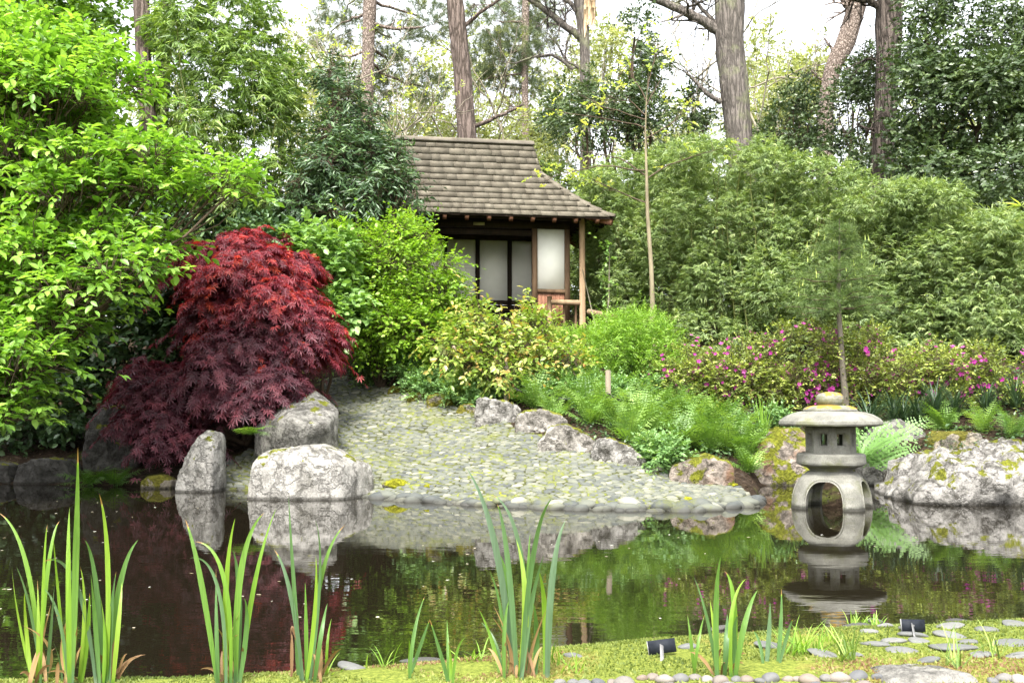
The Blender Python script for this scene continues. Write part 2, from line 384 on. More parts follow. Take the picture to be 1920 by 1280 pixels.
def cobble_mat(name, stops, moss=.5):
    m, n, l = new_mat(name)
    g = n.new("ShaderNodeNewGeometry"); pos = g.outputs['Position']; at = n.new("ShaderNodeAttribute"); at.attribute_name = "tint"
    r = ramp(n, stops); l.new(at.outputs['Fac'], r.inputs[0])
    a = noise_node(n, l, 40, 6, pos, .7); b = noise_node(n, l, 1.5, 5, pos, .65); d = noise_node(n, l, 9, 5, pos, .7)
    col = mixc(n, l, rng_node(n, l, a.outputs[0], .3, .7, .0, .45), r.outputs[0], (.1, .095, .08))
    f = mathn(n, l, 'ADD', mathn(n, l, 'MULTIPLY', b.outputs[0], .7), mathn(n, l, 'MULTIPLY', d.outputs[0], .5))
    col = mixc(n, l, rng_node(n, l, f, .70 - .12 * moss, .80 - .12 * moss, 0, .75), col, (.1, .11, .025))
    sp = n.new("ShaderNodeSeparateXYZ"); l.new(pos, sp.inputs[0])
    col = mixc(n, l, rng_node(n, l, sp.outputs[2], .015, .05, .75, 0), col, (.03, .028, .022))
    finish(n, l, col, .72, a.outputs[0], .4, .01, .35); return m
GREY = [(0, (.045, .053, .054)), (.35, (.085, .094, .08)), (.6, (.122, .13, .098)), (.85, (.165, .167, .122)), (1, (.24, .235, .185))]
M['cobble'] = cobble_mat("grey_cobble", GREY, .5)
M['pebble'] = cobble_mat("smooth_pebble", [(0, (.07, .075, .085)), (.4, (.14, .137, .133)), (.7, (.17, .125, .095)), (1, (.24, .22, .2))], -.4)
M['flat'] = cobble_mat("flat_grey_stone", [(0, (.095, .1, .1)), (1, (.165, .166, .155))], .25)
M['rock'] = rock_mat("pale_limestone", moss=.3, light=(.34, .325, .3), dark=(.085, .08, .068), scale=1.3, crack=.75)
M['rock_pale'] = rock_mat("pale_streaked_stone", moss=.22, light=(.36, .345, .315), dark=(.17, .16, .138), crack=.45, sh=-.04, streak=.4, scale=1.5)
M['rock_moss'] = rock_mat("mossy_limestone", moss=.75, light=(.36, .335, .3), dark=(.09, .082, .068))
M['rock_pink'] = rock_mat("pinkish_mossy_stone", moss=1.0, light=(.3, .255, .215), warm=(.19, .115, .075), dark=(.1, .085, .07))
M['rock_grey'] = rock_mat("grey_rock", moss=.2, light=(.27, .26, .235), dark=(.085, .08, .072), crack=.5)
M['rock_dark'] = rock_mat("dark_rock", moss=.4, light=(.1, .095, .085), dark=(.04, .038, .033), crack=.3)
M['rock_allmoss'] = rock_mat("moss_covered_rock", moss=1.15, mosscol=(.15, .14, .02), light=(.3, .26, .2))
M['rock_yellowmoss'] = rock_mat("bright_moss_cushion", moss=1.6, mosscol=(.27, .27, .012), light=(.3, .26, .2))

# ---------------------------------------------------------------- ground, water
def build_ground():
    u = np.linspace(-1, 1, 361); xs = np.sinh(u * 4.4) / math.sinh(4.4) * 180 + .8 * 0
    xs = np.unique(np.concatenate([np.linspace(-9, 9, 241), xs[np.abs(xs) > 9.05]]))
    ys = np.unique(np.concatenate([np.linspace(-60, 1.5, 25), np.linspace(1.5, 6, 76), np.linspace(6.1, 18, 180), np.linspace(18.2, 45, 80), np.linspace(46, 220, 40)]))
    X, Y = np.meshgrid(xs, ys); Z = terrain(X, Y)
    i = np.arange(len(ys) - 1)[:, None] * len(xs) + np.arange(len(xs) - 1)[None]
    q = np.stack([i, i + 1, i + 1 + len(xs), i + len(xs)], -1).reshape(-1, 4)
    mb = MB(); mb.add(np.stack([X, Y, Z], -1).reshape(-1, 3), [q])
    tag(mb.build("ground", M['ground'], smooth=True), "dark soil and mossy ground around the pond, rising towards the trees", "ground", kind="structure")
    mb = MB(); mb.add([(-12, 2, 0), (12, 2, 0), (12, 15.5, 0), (-12, 15.5, 0)], [np.array([(0, 1, 2, 3)])])
    tag(mb.build("pond_water", M['water']), "still dark brown pond water mirroring the garden", "water", kind="structure")
build_ground()

# ---------------------------------------------------------------- cobbled beach: one paved surface of set stones
def inpoly(p, poly):
    x, y = p[:, 0], p[:, 1]; r = np.zeros(len(p), bool); j = len(poly) - 1
    for i in range(len(poly)):
        xi, yi = poly[i]; xj, yj = poly[j]
        c = ((yi > y) != (yj > y)) & (x < (xj - xi) * (y - yi) / (yj - yi + 1e-12) + xi); r ^= c; j = i
    return r
def clip(poly, a, nn):
    out = []; m = len(poly)
    for i in range(m):
        p, q = poly[i], poly[(i + 1) % m]; dp = (p[0] - a[0]) * nn[0] + (p[1] - a[1]) * nn[1]; dq = (q[0] - a[0]) * nn[0] + (q[1] - a[1]) * nn[1]
        if dp <= 0: out.append(p)
        if (dp < 0 < dq) or (dq < 0 < dp):
            t = dp / (dp - dq); out.append((p[0] + (q[0] - p[0]) * t, p[1] + (q[1] - p[1]) * t))
    return out
def cobble_cells(mb, pts, inside, gap, hgt, g, zf=terrain, asp=(1, 1)):
    A = np.array(asp); q = pts / A
    for i in np.where(inside)[0]:
        d = q - q[i]; dd = (d ** 2).sum(1); nb = np.argsort(dd)[1:13]; R0 = math.sqrt(dd[nb[3]]) * .9
        poly = [(q[i, 0] + R0 * math.cos(a), q[i, 1] + R0 * math.sin(a)) for a in np.arange(10) / 10 * 2 * np.pi]
        for k in nb: poly = clip(poly, ((q[i] + q[k]) / 2), (q[k] - q[i])); 
        if len(poly) < 3: continue
        o = np.array(poly)
        for _ in range(2):
            nx = np.roll(o, -1, 0); o = np.stack([o * .75 + nx * .25, o * .25 + nx * .75], 1).reshape(-1, 2)
        o = o * A; c = o.mean(0); m = len(o); h = hgt * g.uniform(.5, 1.5); tx, ty = g.normal(size=2) * .07
        sz = gap * g.uniform(.9, 1.0); V = []
        for s, z in ((1.0, -.03), (.97, .25), (.86, .68), (.6, .93), (.3, 1.)):
            r = c + (o - c) * s * sz; V.append(np.column_stack([r, zf(r[:, 0], r[:, 1]) * 0 + zf(c[:1], c[1:]) + ((r - c) @ np.array([0, .22])) * 1.0 + z * h + ((r - c) @ np.array([tx, ty]))]))
        V = np.concatenate(V); kk = np.arange(4)[:, None] * m + np.arange(m)[None]; k2 = np.arange(4)[:, None] * m + (np.arange(m)[None] + 1) % m
        mb.add(V, [np.stack([kk, k2, k2 + m, kk + m], -1).reshape(-1, 4), (4 * m + np.arange(m))[None]], np.clip(g.normal(.5, .24), 0, 1))
def build_cobbles():
    g = np.random.default_rng(4)
    up = [G(*p)[:2] for p in ((1385, 915), (1300, 893), (1230, 874), (1100, 848), (1000, 815), (905, 780), (850, 762), (735, 727), (650, 706), (598, 712), (628, 760), (640, 775), (560, 822), (470, 845), (412, 872))]
    xs = np.linspace(-3.9, 2.6, 60); sh = [(x, np.interp(x, FXS, FYS) - .05) for x in xs]
    poly = np.array(list(up) + sh); s = .077
    lo = poly.min(0) - .4; hi = poly.max(0) + .4; P0 = []
    for j, y in enumerate(np.arange(lo[1], hi[1], s * .82)):
        for x in np.arange(lo[0], hi[0], s * 1.3): P0.append((x + (j % 2) * s * .61, y))
    p = np.array(P0) + g.uniform(-.34, .34, (len(P0), 2)) * s
    keep = g.uniform(size=len(p)) > .1; p = p[keep]
    mb = MB(); cobble_cells(mb, p, inpoly(p, poly), .92, .022, g, asp=(1.35, .82))
    tag(mb.build("cobbled_path", M['cobble'], smooth=True), "sloping beach path of grey rounded cobbles with moss in the joints", "path", kind="structure")
    # mossy bedding under the cobbles
    m, n, l = new_mat("joint_moss"); gg = n.new("ShaderNodeNewGeometry"); a = noise_node(n, l, 3, 6, gg.outputs['Position'], .7)
    c = ramp(n, [(.36, (.02, .018, .011)), (.5, (.07, .078, .016)), (.64, (.17, .19, .03))]); l.new(a.outputs[0], c.inputs[0]); finish(n, l, c.outputs[0], .95)
    X, Y = np.meshgrid(np.arange(lo[0], hi[0], .1), np.arange(lo[1], hi[1], .1)); Z = terrain(X, Y) + .008; w = X.shape[1]
    q = (np.arange(X.shape[0] - 1)[:, None] * w + np.arange(w - 1)[None]).ravel(); cc = np.column_stack([X.ravel()[q] + .05, Y.ravel()[q] + .05])
    q = q[inpoly(cc, poly)]; mb = MB(); mb.add(np.stack([X, Y, Z], -1).reshape(-1, 3), [np.stack([q, q + 1, q + 1 + w, q + w], -1)])
    tag(mb.build("path_bedding", m, smooth=True), "thin bed of moss and soil between the cobbles", "path", kind="structure")
    return poly
PATHPOLY = build_cobbles()

# ---------------------------------------------------------------- rocks
def hull_rock(name, pts, mat, label, group=None, cat="rock", rough=.05, sub=5, seed=0, smooth_it=2, fine=1.):
    bm = bmesh.new()
    for p in pts: bm.verts.new(Vector([float(c) for c in p]))
    r = bmesh.ops.convex_hull(bm, input=bm.verts); bmesh.ops.delete(bm, geom=[e for e in r['geom_interior'] if isinstance(e, bmesh.types.BMVert)], context='VERTS')
    bm.normal_update(); tree = BVHTree.FromBMesh(bm); c = sum((v.co for v in bm.verts), Vector()) / len(bm.verts)
    ext = max((v.co - c).length for v in bm.verts); bm.free()
    b2 = bmesh.new(); bmesh.ops.create_icosphere(b2, subdivisions=sub, radius=1)
    dirs = [v.co.normalized() for v in b2.verts]; co = np.empty((len(dirs), 3))
    for k, d in enumerate(dirs):
        h = tree.ray_cast(c, d); co[k] = h[0] if h[0] else c + d * .1
    for v, p in zip(b2.verts, co): v.co = p
    for _ in range(smooth_it): bmesh.ops.smooth_vert(b2, verts=b2.verts, factor=.5, use_axis_x=True, use_axis_y=True, use_axis_z=True)
    b2.normal_update(); co = np.array([v.co for v in b2.verts]); no = np.array([v.normal for v in b2.verts])
    q = co / ext + seed * 3.7
    w = fbm(q * 1.6, 3); rid = 1 - np.abs(2 * fbm(q * 3.1 + w[:, None] * .8, 4) - 1); fi = fbm(q * 11 * fine, 3)
    fi2 = np.abs(2 * fbm(q * 6.3 * fine + 4, 4) - 1)
    disp = (fbm(q * 2.2 + 9, 3) - .5) * 1.5 + (rid - .75) * 1.0 + (fi - .5) * 1.5 + np.minimum(fi2, .3) * 1.3 - .3
    co = co + no * (disp * rough * ext)[:, None]
    mb = MB(); mb.add(co, [np.array([[v.index for v in f.verts] for f in b2.faces])]); b2.free()
    o = mb.build(name, mat, smooth=True); return tag(o, label, cat, group)
def sil(front, D, depth, back=.82, lift=0.):
    """outline (px, py, depth offset) of a stone seen from the front -> hull points of a stone with real depth"""
    out = []; cx = np.mean([f[0] for f in front])
    for f in front:
        dd = f[2] if len(f) > 2 else 0
        out.append(P(f[0], f[1], D + dd)); b = P(cx + (f[0] - cx) * back, f[1] + lift, D + dd); b = b.copy(); b[1] = D + depth; b[2] = out[-1][2] - .02; out.append(b)
    for p in list(out): out.append(np.array((p[0], p[1], min(p[2], -.0) - .15 if False else p[2])))
    return out
def rock(front, D, depth, mat, label, sink=.25, **k):
    pts = sil(front, D, depth); lowz = min(p[2] for p in pts); base = [np.array((p[0], p[1], lowz - sink)) for p in pts if p[2] < lowz + .25]
    return hull_rock("rock", pts + base, M[mat], label, **k)
def build_rocks():
    D1 = G(375, 915)[1]
    rock([(327, 914), (331, 893), (350, 850, .05), (371, 816, .1), (386, 806, .16), (414, 811, .2), (419, 845, .25), (416, 880, .2), (412, 914, .2), (398, 850, -.05), (392, 914, -.06)], 12.0, .5, 'rock_pale', "tall pointed pale boulder standing in the water in front of the red maple", seed=1, rough=.028, smooth_it=1)
    rock([(461, 934), (460, 905), (472, 862, .05), (490, 846, .1), (560, 836, .22), (602, 833, .28), (622, 846, .3), (655, 860, .34), (696, 870, .5), (703, 900, .5), (694, 936, .4), (640, 938, -.06), (640, 872, -.02), (540, 938, -.1), (545, 862, -.02), (480, 870, -.02)], 11.05, .95, 'rock_pale', "large blocky pale boulder with a white crest at the pond edge below the slab", seed=2, rough=.026, smooth_it=1)
    slab = [P(*q) for q in ((526, 753, 13.3), (572, 737, 13.5), (592, 732, 13.5), (635, 769, 13.05), (543, 786, 12.35), (612, 794, 12.45), (578, 800, 12.36), (478, 800, 13.0), (500, 824, 12.75), (560, 834, 12.62), (632, 806, 12.85), (540, 750, 14.0), (615, 750, 14.0), (500, 800, 14.0), (625, 790, 14.0))]
    slab += [np.array((q[0], q[1], q[2] - .35)) for q in slab[7:]]
    hull_rock("rock", slab, M['rock_grey'], "grey angular slab wedged under the red maple beside the cobbles", seed=3, rough=.018, smooth_it=0)
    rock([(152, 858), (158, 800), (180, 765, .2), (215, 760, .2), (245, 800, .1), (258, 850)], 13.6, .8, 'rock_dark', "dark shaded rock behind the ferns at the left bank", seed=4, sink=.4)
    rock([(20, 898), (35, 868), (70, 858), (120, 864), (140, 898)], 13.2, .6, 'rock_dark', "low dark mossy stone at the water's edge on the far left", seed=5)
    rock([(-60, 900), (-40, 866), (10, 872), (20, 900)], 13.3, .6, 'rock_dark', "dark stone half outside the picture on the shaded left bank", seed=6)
    rock([(262, 905), (275, 893), (300, 890), (322, 900), (322, 912)], 12.5, .35, 'rock_allmoss', "small flat mossy stone left of the standing boulder", seed=7)
    rock([(725, 733), (735, 722), (760, 726), (768, 738)], G(745, 738)[1], .35, 'rock_allmoss', "smallest moss covered edging stone at the top of the path", group="path edging stones", seed=8)
    rock([(762, 746), (785, 735), (812, 740), (815, 752)], G(790, 752)[1], .35, 'rock_allmoss', "low moss covered edging stone touching the rounder mossy one", group="path edging stones", seed=9)
    rock([(798, 758), (803, 742), (825, 737), (846, 743), (852, 762), (830, 764)], G(825, 764)[1], .4, 'rock_allmoss', "rounded brown-green moss cushion stone on the path edge", group="path edging stones", seed=10)
    rock([(855, 770), (862, 758), (885, 756), (895, 768), (890, 776)], G(875, 776)[1], .4, 'rock_allmoss', "small moss covered stone just before the first white rock", group="path edging stones", seed=11)
    rock([(890, 770), (893, 748), (905, 744), (925, 750), (950, 752), (975, 762), (974, 790), (950, 796), (910, 786)], G(930, 796)[1], .5, 'rock', "white edging rock with a notch, uppermost of the pale ones beside the cobbles", group="path edging stones", seed=12)
    rock([(965, 806), (968, 778), (985, 768), (1020, 768), (1055, 778), (1068, 798), (1020, 812)], G(1000, 812)[1], .5, 'rock_moss', "pale edging rock with a brown moss top behind the ferns' upper end", group="path edging stones", seed=13)
    rock([(1008, 832), (1030, 800), (1060, 796), (1105, 812), (1120, 828), (1108, 850), (1060, 846)], G(1060, 848)[1], .5, 'rock_moss', "moss streaked triangular white rock halfway down the path edge", group="path edging stones", seed=14)
    rock([(1108, 850), (1120, 822), (1145, 820), (1190, 840), (1216, 858), (1205, 870), (1150, 864)], G(1150, 868)[1], .5, 'rock', "long low white rock below the fern bank, next to the triangular rock", group="path edging stones", seed=15)
    rock([(1255, 884), (1262, 872), (1300, 862), (1335, 852), (1376, 866), (1382, 905), (1375, 918), (1320, 900)], G(1340, 912)[1], .7, 'rock_pink', "broad flat-topped stone with a moss patch at the tip of the cobbles", group="path edging stones", seed=16)
    rock([(1416, 905), (1412, 870), (1425, 830, .1), (1460, 802, .2), (1500, 800, .25), (1530, 820, .25), (1540, 870, .1), (1530, 908)], 13.0, .9, 'rock_pink', "pinkish boulder draped in yellow-green moss behind the lantern's left side", seed=17, rough=.05)
    rock([(1615, 908), (1620, 850), (1650, 800, .2), (1690, 785, .3), (1735, 805, .25), (1742, 850, .15), (1720, 908)], 13.0, .9, 'rock_grey', "grey faceted boulder behind the big fern frond", seed=18, rough=.045, smooth_it=1)
    rock([(1712, 942), (1716, 926, .0), (1735, 900, .1), (1762, 875, .2), (1785, 868, .25), (1820, 866, .35), (1855, 856, .5), (1905, 842, .6), (1935, 838, .7), (1800, 905, -.25), (1880, 890, -.3), (2030, 860, .4), (2060, 900, .2), (2050, 946), (1860, 944, -.15), (1760, 943, -.1)], 10.55, 1.7, 'rock', "largest white craggy rock, filling the right end of the far shore", seed=19, rough=.105, fine=.9, smooth_it=1)
    rock([(1750, 850), (1755, 825), (1790, 808), (1840, 812), (1850, 845)], 12.6, .7, 'rock_allmoss', "brown moss topped stone between the grey boulder and the big white rock", seed=20)
    # small stones along the shore, each an object
    g = np.random.default_rng(8); n = 0
    base = []
    for k in range(4):
        bm = bmesh.new(); bmesh.ops.create_icosphere(bm, subdivisions=3, radius=1)
        co = np.array([v.co for v in bm.verts]); co *= 1 + (fbm(co * .9 + k * 7, 2) - .5)[:, None] * .5
        base.append((co, np.array([[v.index for v in f.verts] for f in bm.faces]))); bm.free()
    def stone(name, x, y, z, sx, sy, sz, mat, label, cat, group, tint):
        co, f = base[int(g.integers(4))]; a = g.uniform(-.5, .5); v = co * (sx, sy, sz); v = v @ np.array([[math.cos(a), math.sin(a), 0], [-math.sin(a), math.cos(a), 0], [0, 0, 1]])
        tl = g.normal(size=2) * .12; v[:, 2] += v[:, 0] * tl[0] + v[:, 1] * tl[1]
        mb = MB(); mb.add(v + (x, y, z), [f], tint); o = mb.build(name, M[mat], smooth=True); return tag(o, label, cat, group)
    xs = np.arange(-1.62, 2.62, .088)
    for x in xs:
        for row in range(2):
            if g.uniform() < .2: continue
            xx = x + g.uniform(-.05, .05); sx = g.uniform(.05, .135) * (1 if xx < .1 else 1.15); y = np.interp(xx, FXS, FYS) - .1 + row * .12 + g.uniform(-.05, .05)
            stone("cobble", xx, y, max(T(xx, y), -.03) + sx * .12, sx, sx * .8, sx * g.uniform(.5, .72), 'cobble', "rounded grey cobble lying loose at the waterline below the cobbled beach", "cobble", "loose cobbles along the waterline", np.clip(g.normal(.35, .33), 0, 1))
    for px, py, w, lab in ((741, 914, 24, "bright yellow-green moss cushion beside the large blocky boulder"), (806, 916, 12, "small moss tuft between cobbles, second from the blocky boulder"), (1288, 940, 11, "round mossy stone near the tip of the cobbles"), (1378, 912, 8, "tiny moss ball against the flat stone at the tip"), (940, 928, 8, "moss dot on the waterline cobbles in the middle of the beach")):
        q = G(px, py); r = S(w, q[1]); stone("moss_cushion", q[0], q[1] + .05, q[2] + r * .2, r, r * .8, r * .5, 'rock_yellowmoss', lab, "moss", None, .5)
    # near bank: flat stones set in moss, and the row of pebbles along the bottom of the picture
    flats = [(790, 1240, 70, 14, "flat grey stone at the near water's edge between two iris shoots"), (664, 1254, 60, 10, "flat stone sunk in moss left of the small iris shoots"), (1075, 1232, 34, 7, "small flat stone behind the tall middle iris"), (1290, 1214, 34, 9, "flat stone just right of the tilted plant label"), (1345, 1180, 40, 9, None), (1445, 1212, 60, 8, None), (1550, 1230, 60, 10, None), (1660, 1175, 30, 9, None), (1675, 1203, 48, 9, None), (1690, 1222, 60, 9, None), (1712, 1192, 56, 9, None), (1780, 1176, 60, 10, None), (1795, 1166, 44, 9, None), (1850, 1182, 44, 7, None), (1790, 1215, 105, 12, "largest flat stone on the near bank, right of the upright plant label"), (1905, 1172, 50, 9, None), (1905, 1210, 70, 11, None), (1740, 1240, 40, 8, None), (1630, 1186, 36, 8, None)]
    gf = np.random.default_rng(18); k = 0
    while k < 26:
        x, y = gf.uniform(1600, 1930), gf.uniform(1165, 1236)
        if all(((x - f[0]) / (f[2] * .5 + 22)) ** 2 + ((y - f[1]) / 9) ** 2 > 1 for f in flats): flats.append((x, y, gf.uniform(26, 54), 9, None))
        k += 1
    for px, py, w, h, lab in flats:
        q = G(px, py); r = S(w, q[1]) / 2 * 1.1
        stone("flat_stone", q[0], q[1], q[2] + .004, r, r * .62, .014, 'flat', lab or "flat grey stone set in the moss of the near bank", "stone", None if lab else "flat stones in the near bank's moss", g.uniform(0, 1))
    px = 1050
    while px < 2000:
        w = g.uniform(20, 40) if not 1650 < px < 1860 else 999
        if w > 900: px = 1862; continue
        for row, py in enumerate((1277, 1297)):
            q = G(px + row * 14, py + g.uniform(-4, 4) - (0 if px > 1180 else -8)); r = S(w, q[1]) / 2
            stone("pebble", q[0], q[1], q[2] + r * .3, r * 1.02, r * .85, r * .66, 'pebble', "smooth rounded pebble in the row along the bottom of the near bank", "pebble", "pebbles edging the near bank", g.uniform(0, 1))
        px += w * .92
    rock([(1652, 1300), (1662, 1272, .02), (1700, 1260, .05), (1760, 1258, .06), (1830, 1264, .05), (1860, 1300)], 3.34, .25, 'rock_grey', "rough grey flat rock among the pebbles at the bottom edge", seed=33, sink=.05, rough=.03)
build_rocks()
# ---------------------------------------------------------------- stone lantern
def granite(name, lichen):
    m, n, l = new_mat(name)
    g = n.new("ShaderNodeNewGeometry"); pos = g.outputs['Position']
    a = noise_node(n, l, 7, 7, pos, .65); b = noise_node(n, l, 120, 3, pos, .7); c = noise_node(n, l, 3.2, 5, pos, .6)
    r = ramp(n, [(.32, (.125, .123, .105)), (.5, (.185, .181, .155)), (.68, (.255, .25, .218))]); l.new(a.outputs[0], r.inputs[0])
    col = mixc(n, l, rng_node(n, l, b.outputs[0], .45, .7, 0, .6), r.outputs[0], (.05, .049, .042))
    s = n.new("ShaderNodeSeparateXYZ"); l.new(g.outputs['Normal'], s.inputs[0]); z = n.new("ShaderNodeSeparateXYZ"); l.new(pos, z.inputs[0])
    gm = mathn(n, l, 'ADD', c.outputs[0], mathn(n, l, 'MULTIPLY', s.outputs[2], -.12))
    col = mixc(n, l, rng_node(n, l, gm, .53, .66, 0, .55), col, (.13, .14, .04))
    if lichen:
        f = mathn(n, l, 'ADD', mathn(n, l, 'MULTIPLY', s.outputs[2], .28), noise_node(n, l, 8, 5, pos, .6).outputs[0])
        col = mixc(n, l, rng_node(n, l, f, .70, .76, 0, .9), col, (.34, .2, .02))
    w = rng_node(n, l, mathn(n, l, 'ADD', z.outputs[2], mathn(n, l, 'MULTIPLY', a.outputs[0], .05)), .045, .075, .85, 0)
    col = mixc(n, l, w, col, (.02, .019, .015))
    finish(n, l, col, .88, mathn(n, l, 'ADD', b.outputs[0], a.outputs[0]), .5, .012, .2); return m
M['granite'] = granite("weathered_granite", False); M['granite_lichen'] = granite("granite_with_orange_lichen", True)
def weathered(mb, amp=.005):
    for k in range(len(mb.v)):
        v = mb.v[k]; d = np.stack([fbm(v * 5 + 11 * j, 3) - .5 + .5 * (fbm(v * 22 + 7 * j, 2) - .5) for j in range(3)], 1); mb.v[k] = v + d * amp * 2
def fine(p, n=5):
    p = np.asarray(p, float); t = np.arange(len(p)); tt = np.linspace(0, len(p) - 1, (len(p) - 1) * n + 1); return np.stack([np.interp(tt, t, p[:, 0]), np.interp(tt, t, p[:, 1])], 1)
def build_lantern():
    D = 9.83; k = 10.12 / F; cy0 = D + .36; cx = P(1559, 900, cy0)[0]
    t = thing("stone_lantern", (cx, cy0, 0), "round grey stone lantern with wide cap standing on arched legs in the pond", "lantern")
    Z = lambda py: EYE + (765 - py) * k
    W = lambda w: w * k
    c = (cx, cy0, 0)
    # legs: rounded square dome cut by two crossing arches
    def dome(scale, top, extra=0.):
        bm = bmesh.new(); rings = []; n = 72
        prof = [(-.25, 1.04), (.0, 1.0), (.35, .965), (.6, .905), (.77, .83), (.89, .74), (.97, .64), (1., .5)]
        for h, w in prof:
            ring = []
            for i in range(n):
                a = i / n * 2 * math.pi; ca, sa = math.cos(a), math.sin(a); e = 5.0 - 2.4 * max(0, h)
                r = (abs(ca) ** e + abs(sa) ** e) ** (-1 / e)
                ring.append(bm.verts.new((ca * r * w * scale, sa * r * w * scale, h * top)))
            rings.append(ring)
        for A, B in zip(rings, rings[1:]):
            for i in range(n): bm.faces.new((A[i], A[(i + 1) % n], B[(i + 1) % n], B[i]))
        bm.faces.new(rings[-1]); bm.faces.new(rings[0][::-1]); return bm
    half, top = W(66), Z(881)
    def arch(wd, ht, length, axis):
        bm = bmesh.new(); pr = []
        for i in range(25):
            a = math.pi * i / 24; x = math.cos(a); z = math.sin(a)
            pr.append((math.copysign(abs(x) ** .75, x) * wd, ht * (z ** .75)))
        pr = [(wd * 1.06, -.3)] + pr + [(-wd * 1.06, -.3)]
        f = [bm.verts.new((x, -length, z) if axis else (-length, -x, z)) for x, z in pr]; b = [bm.verts.new((x, length, z) if axis else (length, -x, z)) for x, z in pr]
        for i in range(len(pr)): j = (i + 1) % len(pr); bm.faces.new((f[i], f[j], b[j], b[i]))
        bm.faces.new(f[::-1]); bm.faces.new(b); bmesh.ops.recalc_face_normals(bm, faces=bm.faces); return bm
    def ob(bm, nm):
        bmesh.ops.recalc_face_normals(bm, faces=bm.faces)
        me = bpy.data.meshes.new(nm); bm.to_mesh(me); bm.free(); o = bpy.data.objects.new(nm, me); COL.objects.link(o); return o
    body = ob(dome(half, top), "legs"); cut = [ob(arch(half * .5, top * .73, 1, ax), "cut") for ax in (0, 1)] + [ob(dome(half * .74, top * .8), "cut")]
    for q in cut:
        md = body.modifiers.new("b", 'BOOLEAN'); md.operation = 'DIFFERENCE'; md.solver = 'EXACT'; md.object = q
    bv = body.modifiers.new("bev", 'BEVEL'); bv.width = .008; bv.segments = 2; bv.limit_method = 'ANGLE'; bv.angle_limit = R(50)
    dg = bpy.context.evaluated_depsgraph_get(); me = bpy.data.meshes.new_from_object(body.evaluated_get(dg))
    for q in cut: bpy.data.objects.remove(q)
    bpy.data.objects.remove(body)
    me.materials.clear(); me.materials.append(M['granite']); 
    for pl in me.polygons: pl.use_smooth = False
    o = bpy.data.objects.new("leg_base", me); COL.objects.link(o); rz = R(-30)
    o.location = c; o.rotation_euler.z = rz; bpy.context.view_layer.update()
    o.parent = t; o.matrix_parent_inverse = t.matrix_basis.inverted()
    # raised moulding round each arch
    mb = MB(); cr, sr = math.cos(rz), math.sin(rz)
    for f4 in range(4):
        a4 = f4 * math.pi / 2; pth = []
        for i in range(29):
            a = math.pi * i / 28; x = math.cos(a); z = math.sin(a); X = math.copysign(abs(x) ** .75, x) * half * .56; Zz = top * .79 * z ** .75
            hh = Zz / top; wd = np.interp(hh, [0, .35, .6, .77, .89], [1.0, .965, .905, .83, .74]) * half
            pth.append((X, -wd * 1.0 + .004, Zz))
        pth = [(pth[0][0] * 1.02, -half * 1.02 + .004, -.1)] + pth + [(pth[-1][0] * 1.02, -half * 1.02 + .004, -.1)]
        q = np.array(pth); ca, sa = math.cos(a4 + rz), math.sin(a4 + rz)
        q = np.stack([q[:, 0] * ca - q[:, 1] * sa + cx, q[:, 0] * sa + q[:, 1] * ca + cy0, q[:, 2]], 1); tube(mb, q, .009, 6)
    mb.build("arch_moulding", M['granite'], t, True)
    mb = MB(); zb = Z(882)
    lathe(mb, fine([(0, zb), (W(38), zb - .004), (W(40), zb + .012), (W(44), Z(876)), (W(58), Z(871.5)), (W(61.5), Z(869)), (W(62.5), Z(865)), (W(62), Z(852)), (W(60.5), Z(849.5)), (W(50), Z(848)), (0, Z(848))]), c, 64); weathered(mb)
    mb.build("platform", M['granite'], t, True)
    # eight-sided light chamber with openings
    mb = MB(); r = W(45.5); ri = r - .085; z0, z1 = Z(848.2), Z(800)
    ap, wi = r * math.cos(R(22.5)), r * math.sin(R(22.5)); wi2 = ri * math.sin(R(22.5)); api = ri * math.cos(R(22.5)); wz0, wz1 = z0 + (z1 - z0) * .30, z0 + (z1 - z0) * .73; ww = wi * .38
    rot = R(-81)
    for s in range(8):
        a = s * math.pi / 4 + rot; n = np.array((math.cos(a), math.sin(a), 0)); e = np.array((-n[1], n[0], 0)); C = np.array(c, float)
        q = lambda u, d, z: C + e * u + n * d + np.array((0, 0, z))
        op = [(-wi, z0), (wi, z0), (wi, z1), (-wi, z1)]; ow = [(-ww * 1.3, wz0 - .012), (ww * 1.3, wz0 - .012), (ww * 1.3, wz1 + .012), (-ww * 1.3, wz1 + .012)]; iw = [(-ww, wz0), (ww, wz0), (ww, wz1), (-ww, wz1)]
        V = [q(u, ap, z) for u, z in op] + [q(u, ap, z) for u, z in ow] + [q(u, ap - .016, z) for u, z in ow] + [q(u, ap - .02, z) for u, z in iw] + [q(u, api, z) for u, z in iw] + [q(u * wi2 / wi, api, z) for u, z in op]
        fs = []
        for A in range(5):
            for i in range(4): j = (i + 1) % 4; fs.append((A * 4 + i, A * 4 + j, A * 4 + 4 + j, A * 4 + 4 + i))
        mb.add(np.array(V), [np.array(fs)])
    mb.build("light_chamber", M['granite'], t)
    mb = MB(); W = lambda w: w * k * .955
    lathe(mb, fine([(0, Z(800)), (W(50), Z(799)), (W(90), Z(798.5)), (W(97), Z(797)), (W(98.5), Z(794)), (W(97.5), Z(789)), (W(91), Z(783.5)), (W(80), Z(777.5)), (W(66), Z(773)), (W(51), Z(770.5)), (0, Z(770))]), c, 80); weathered(mb)
    o = mb.build("cap", M['granite'], t, True)
    mb = MB(); lathe(mb, fine([(W(49), Z(772)), (W(52), Z(769.5)), (W(51), Z(766.5)), (W(45), Z(762.5)), (W(34), Z(760)), (0, Z(759.5))]), c, 64); weathered(mb); mb.build("cap_crown", M['granite_lichen'], t, True)
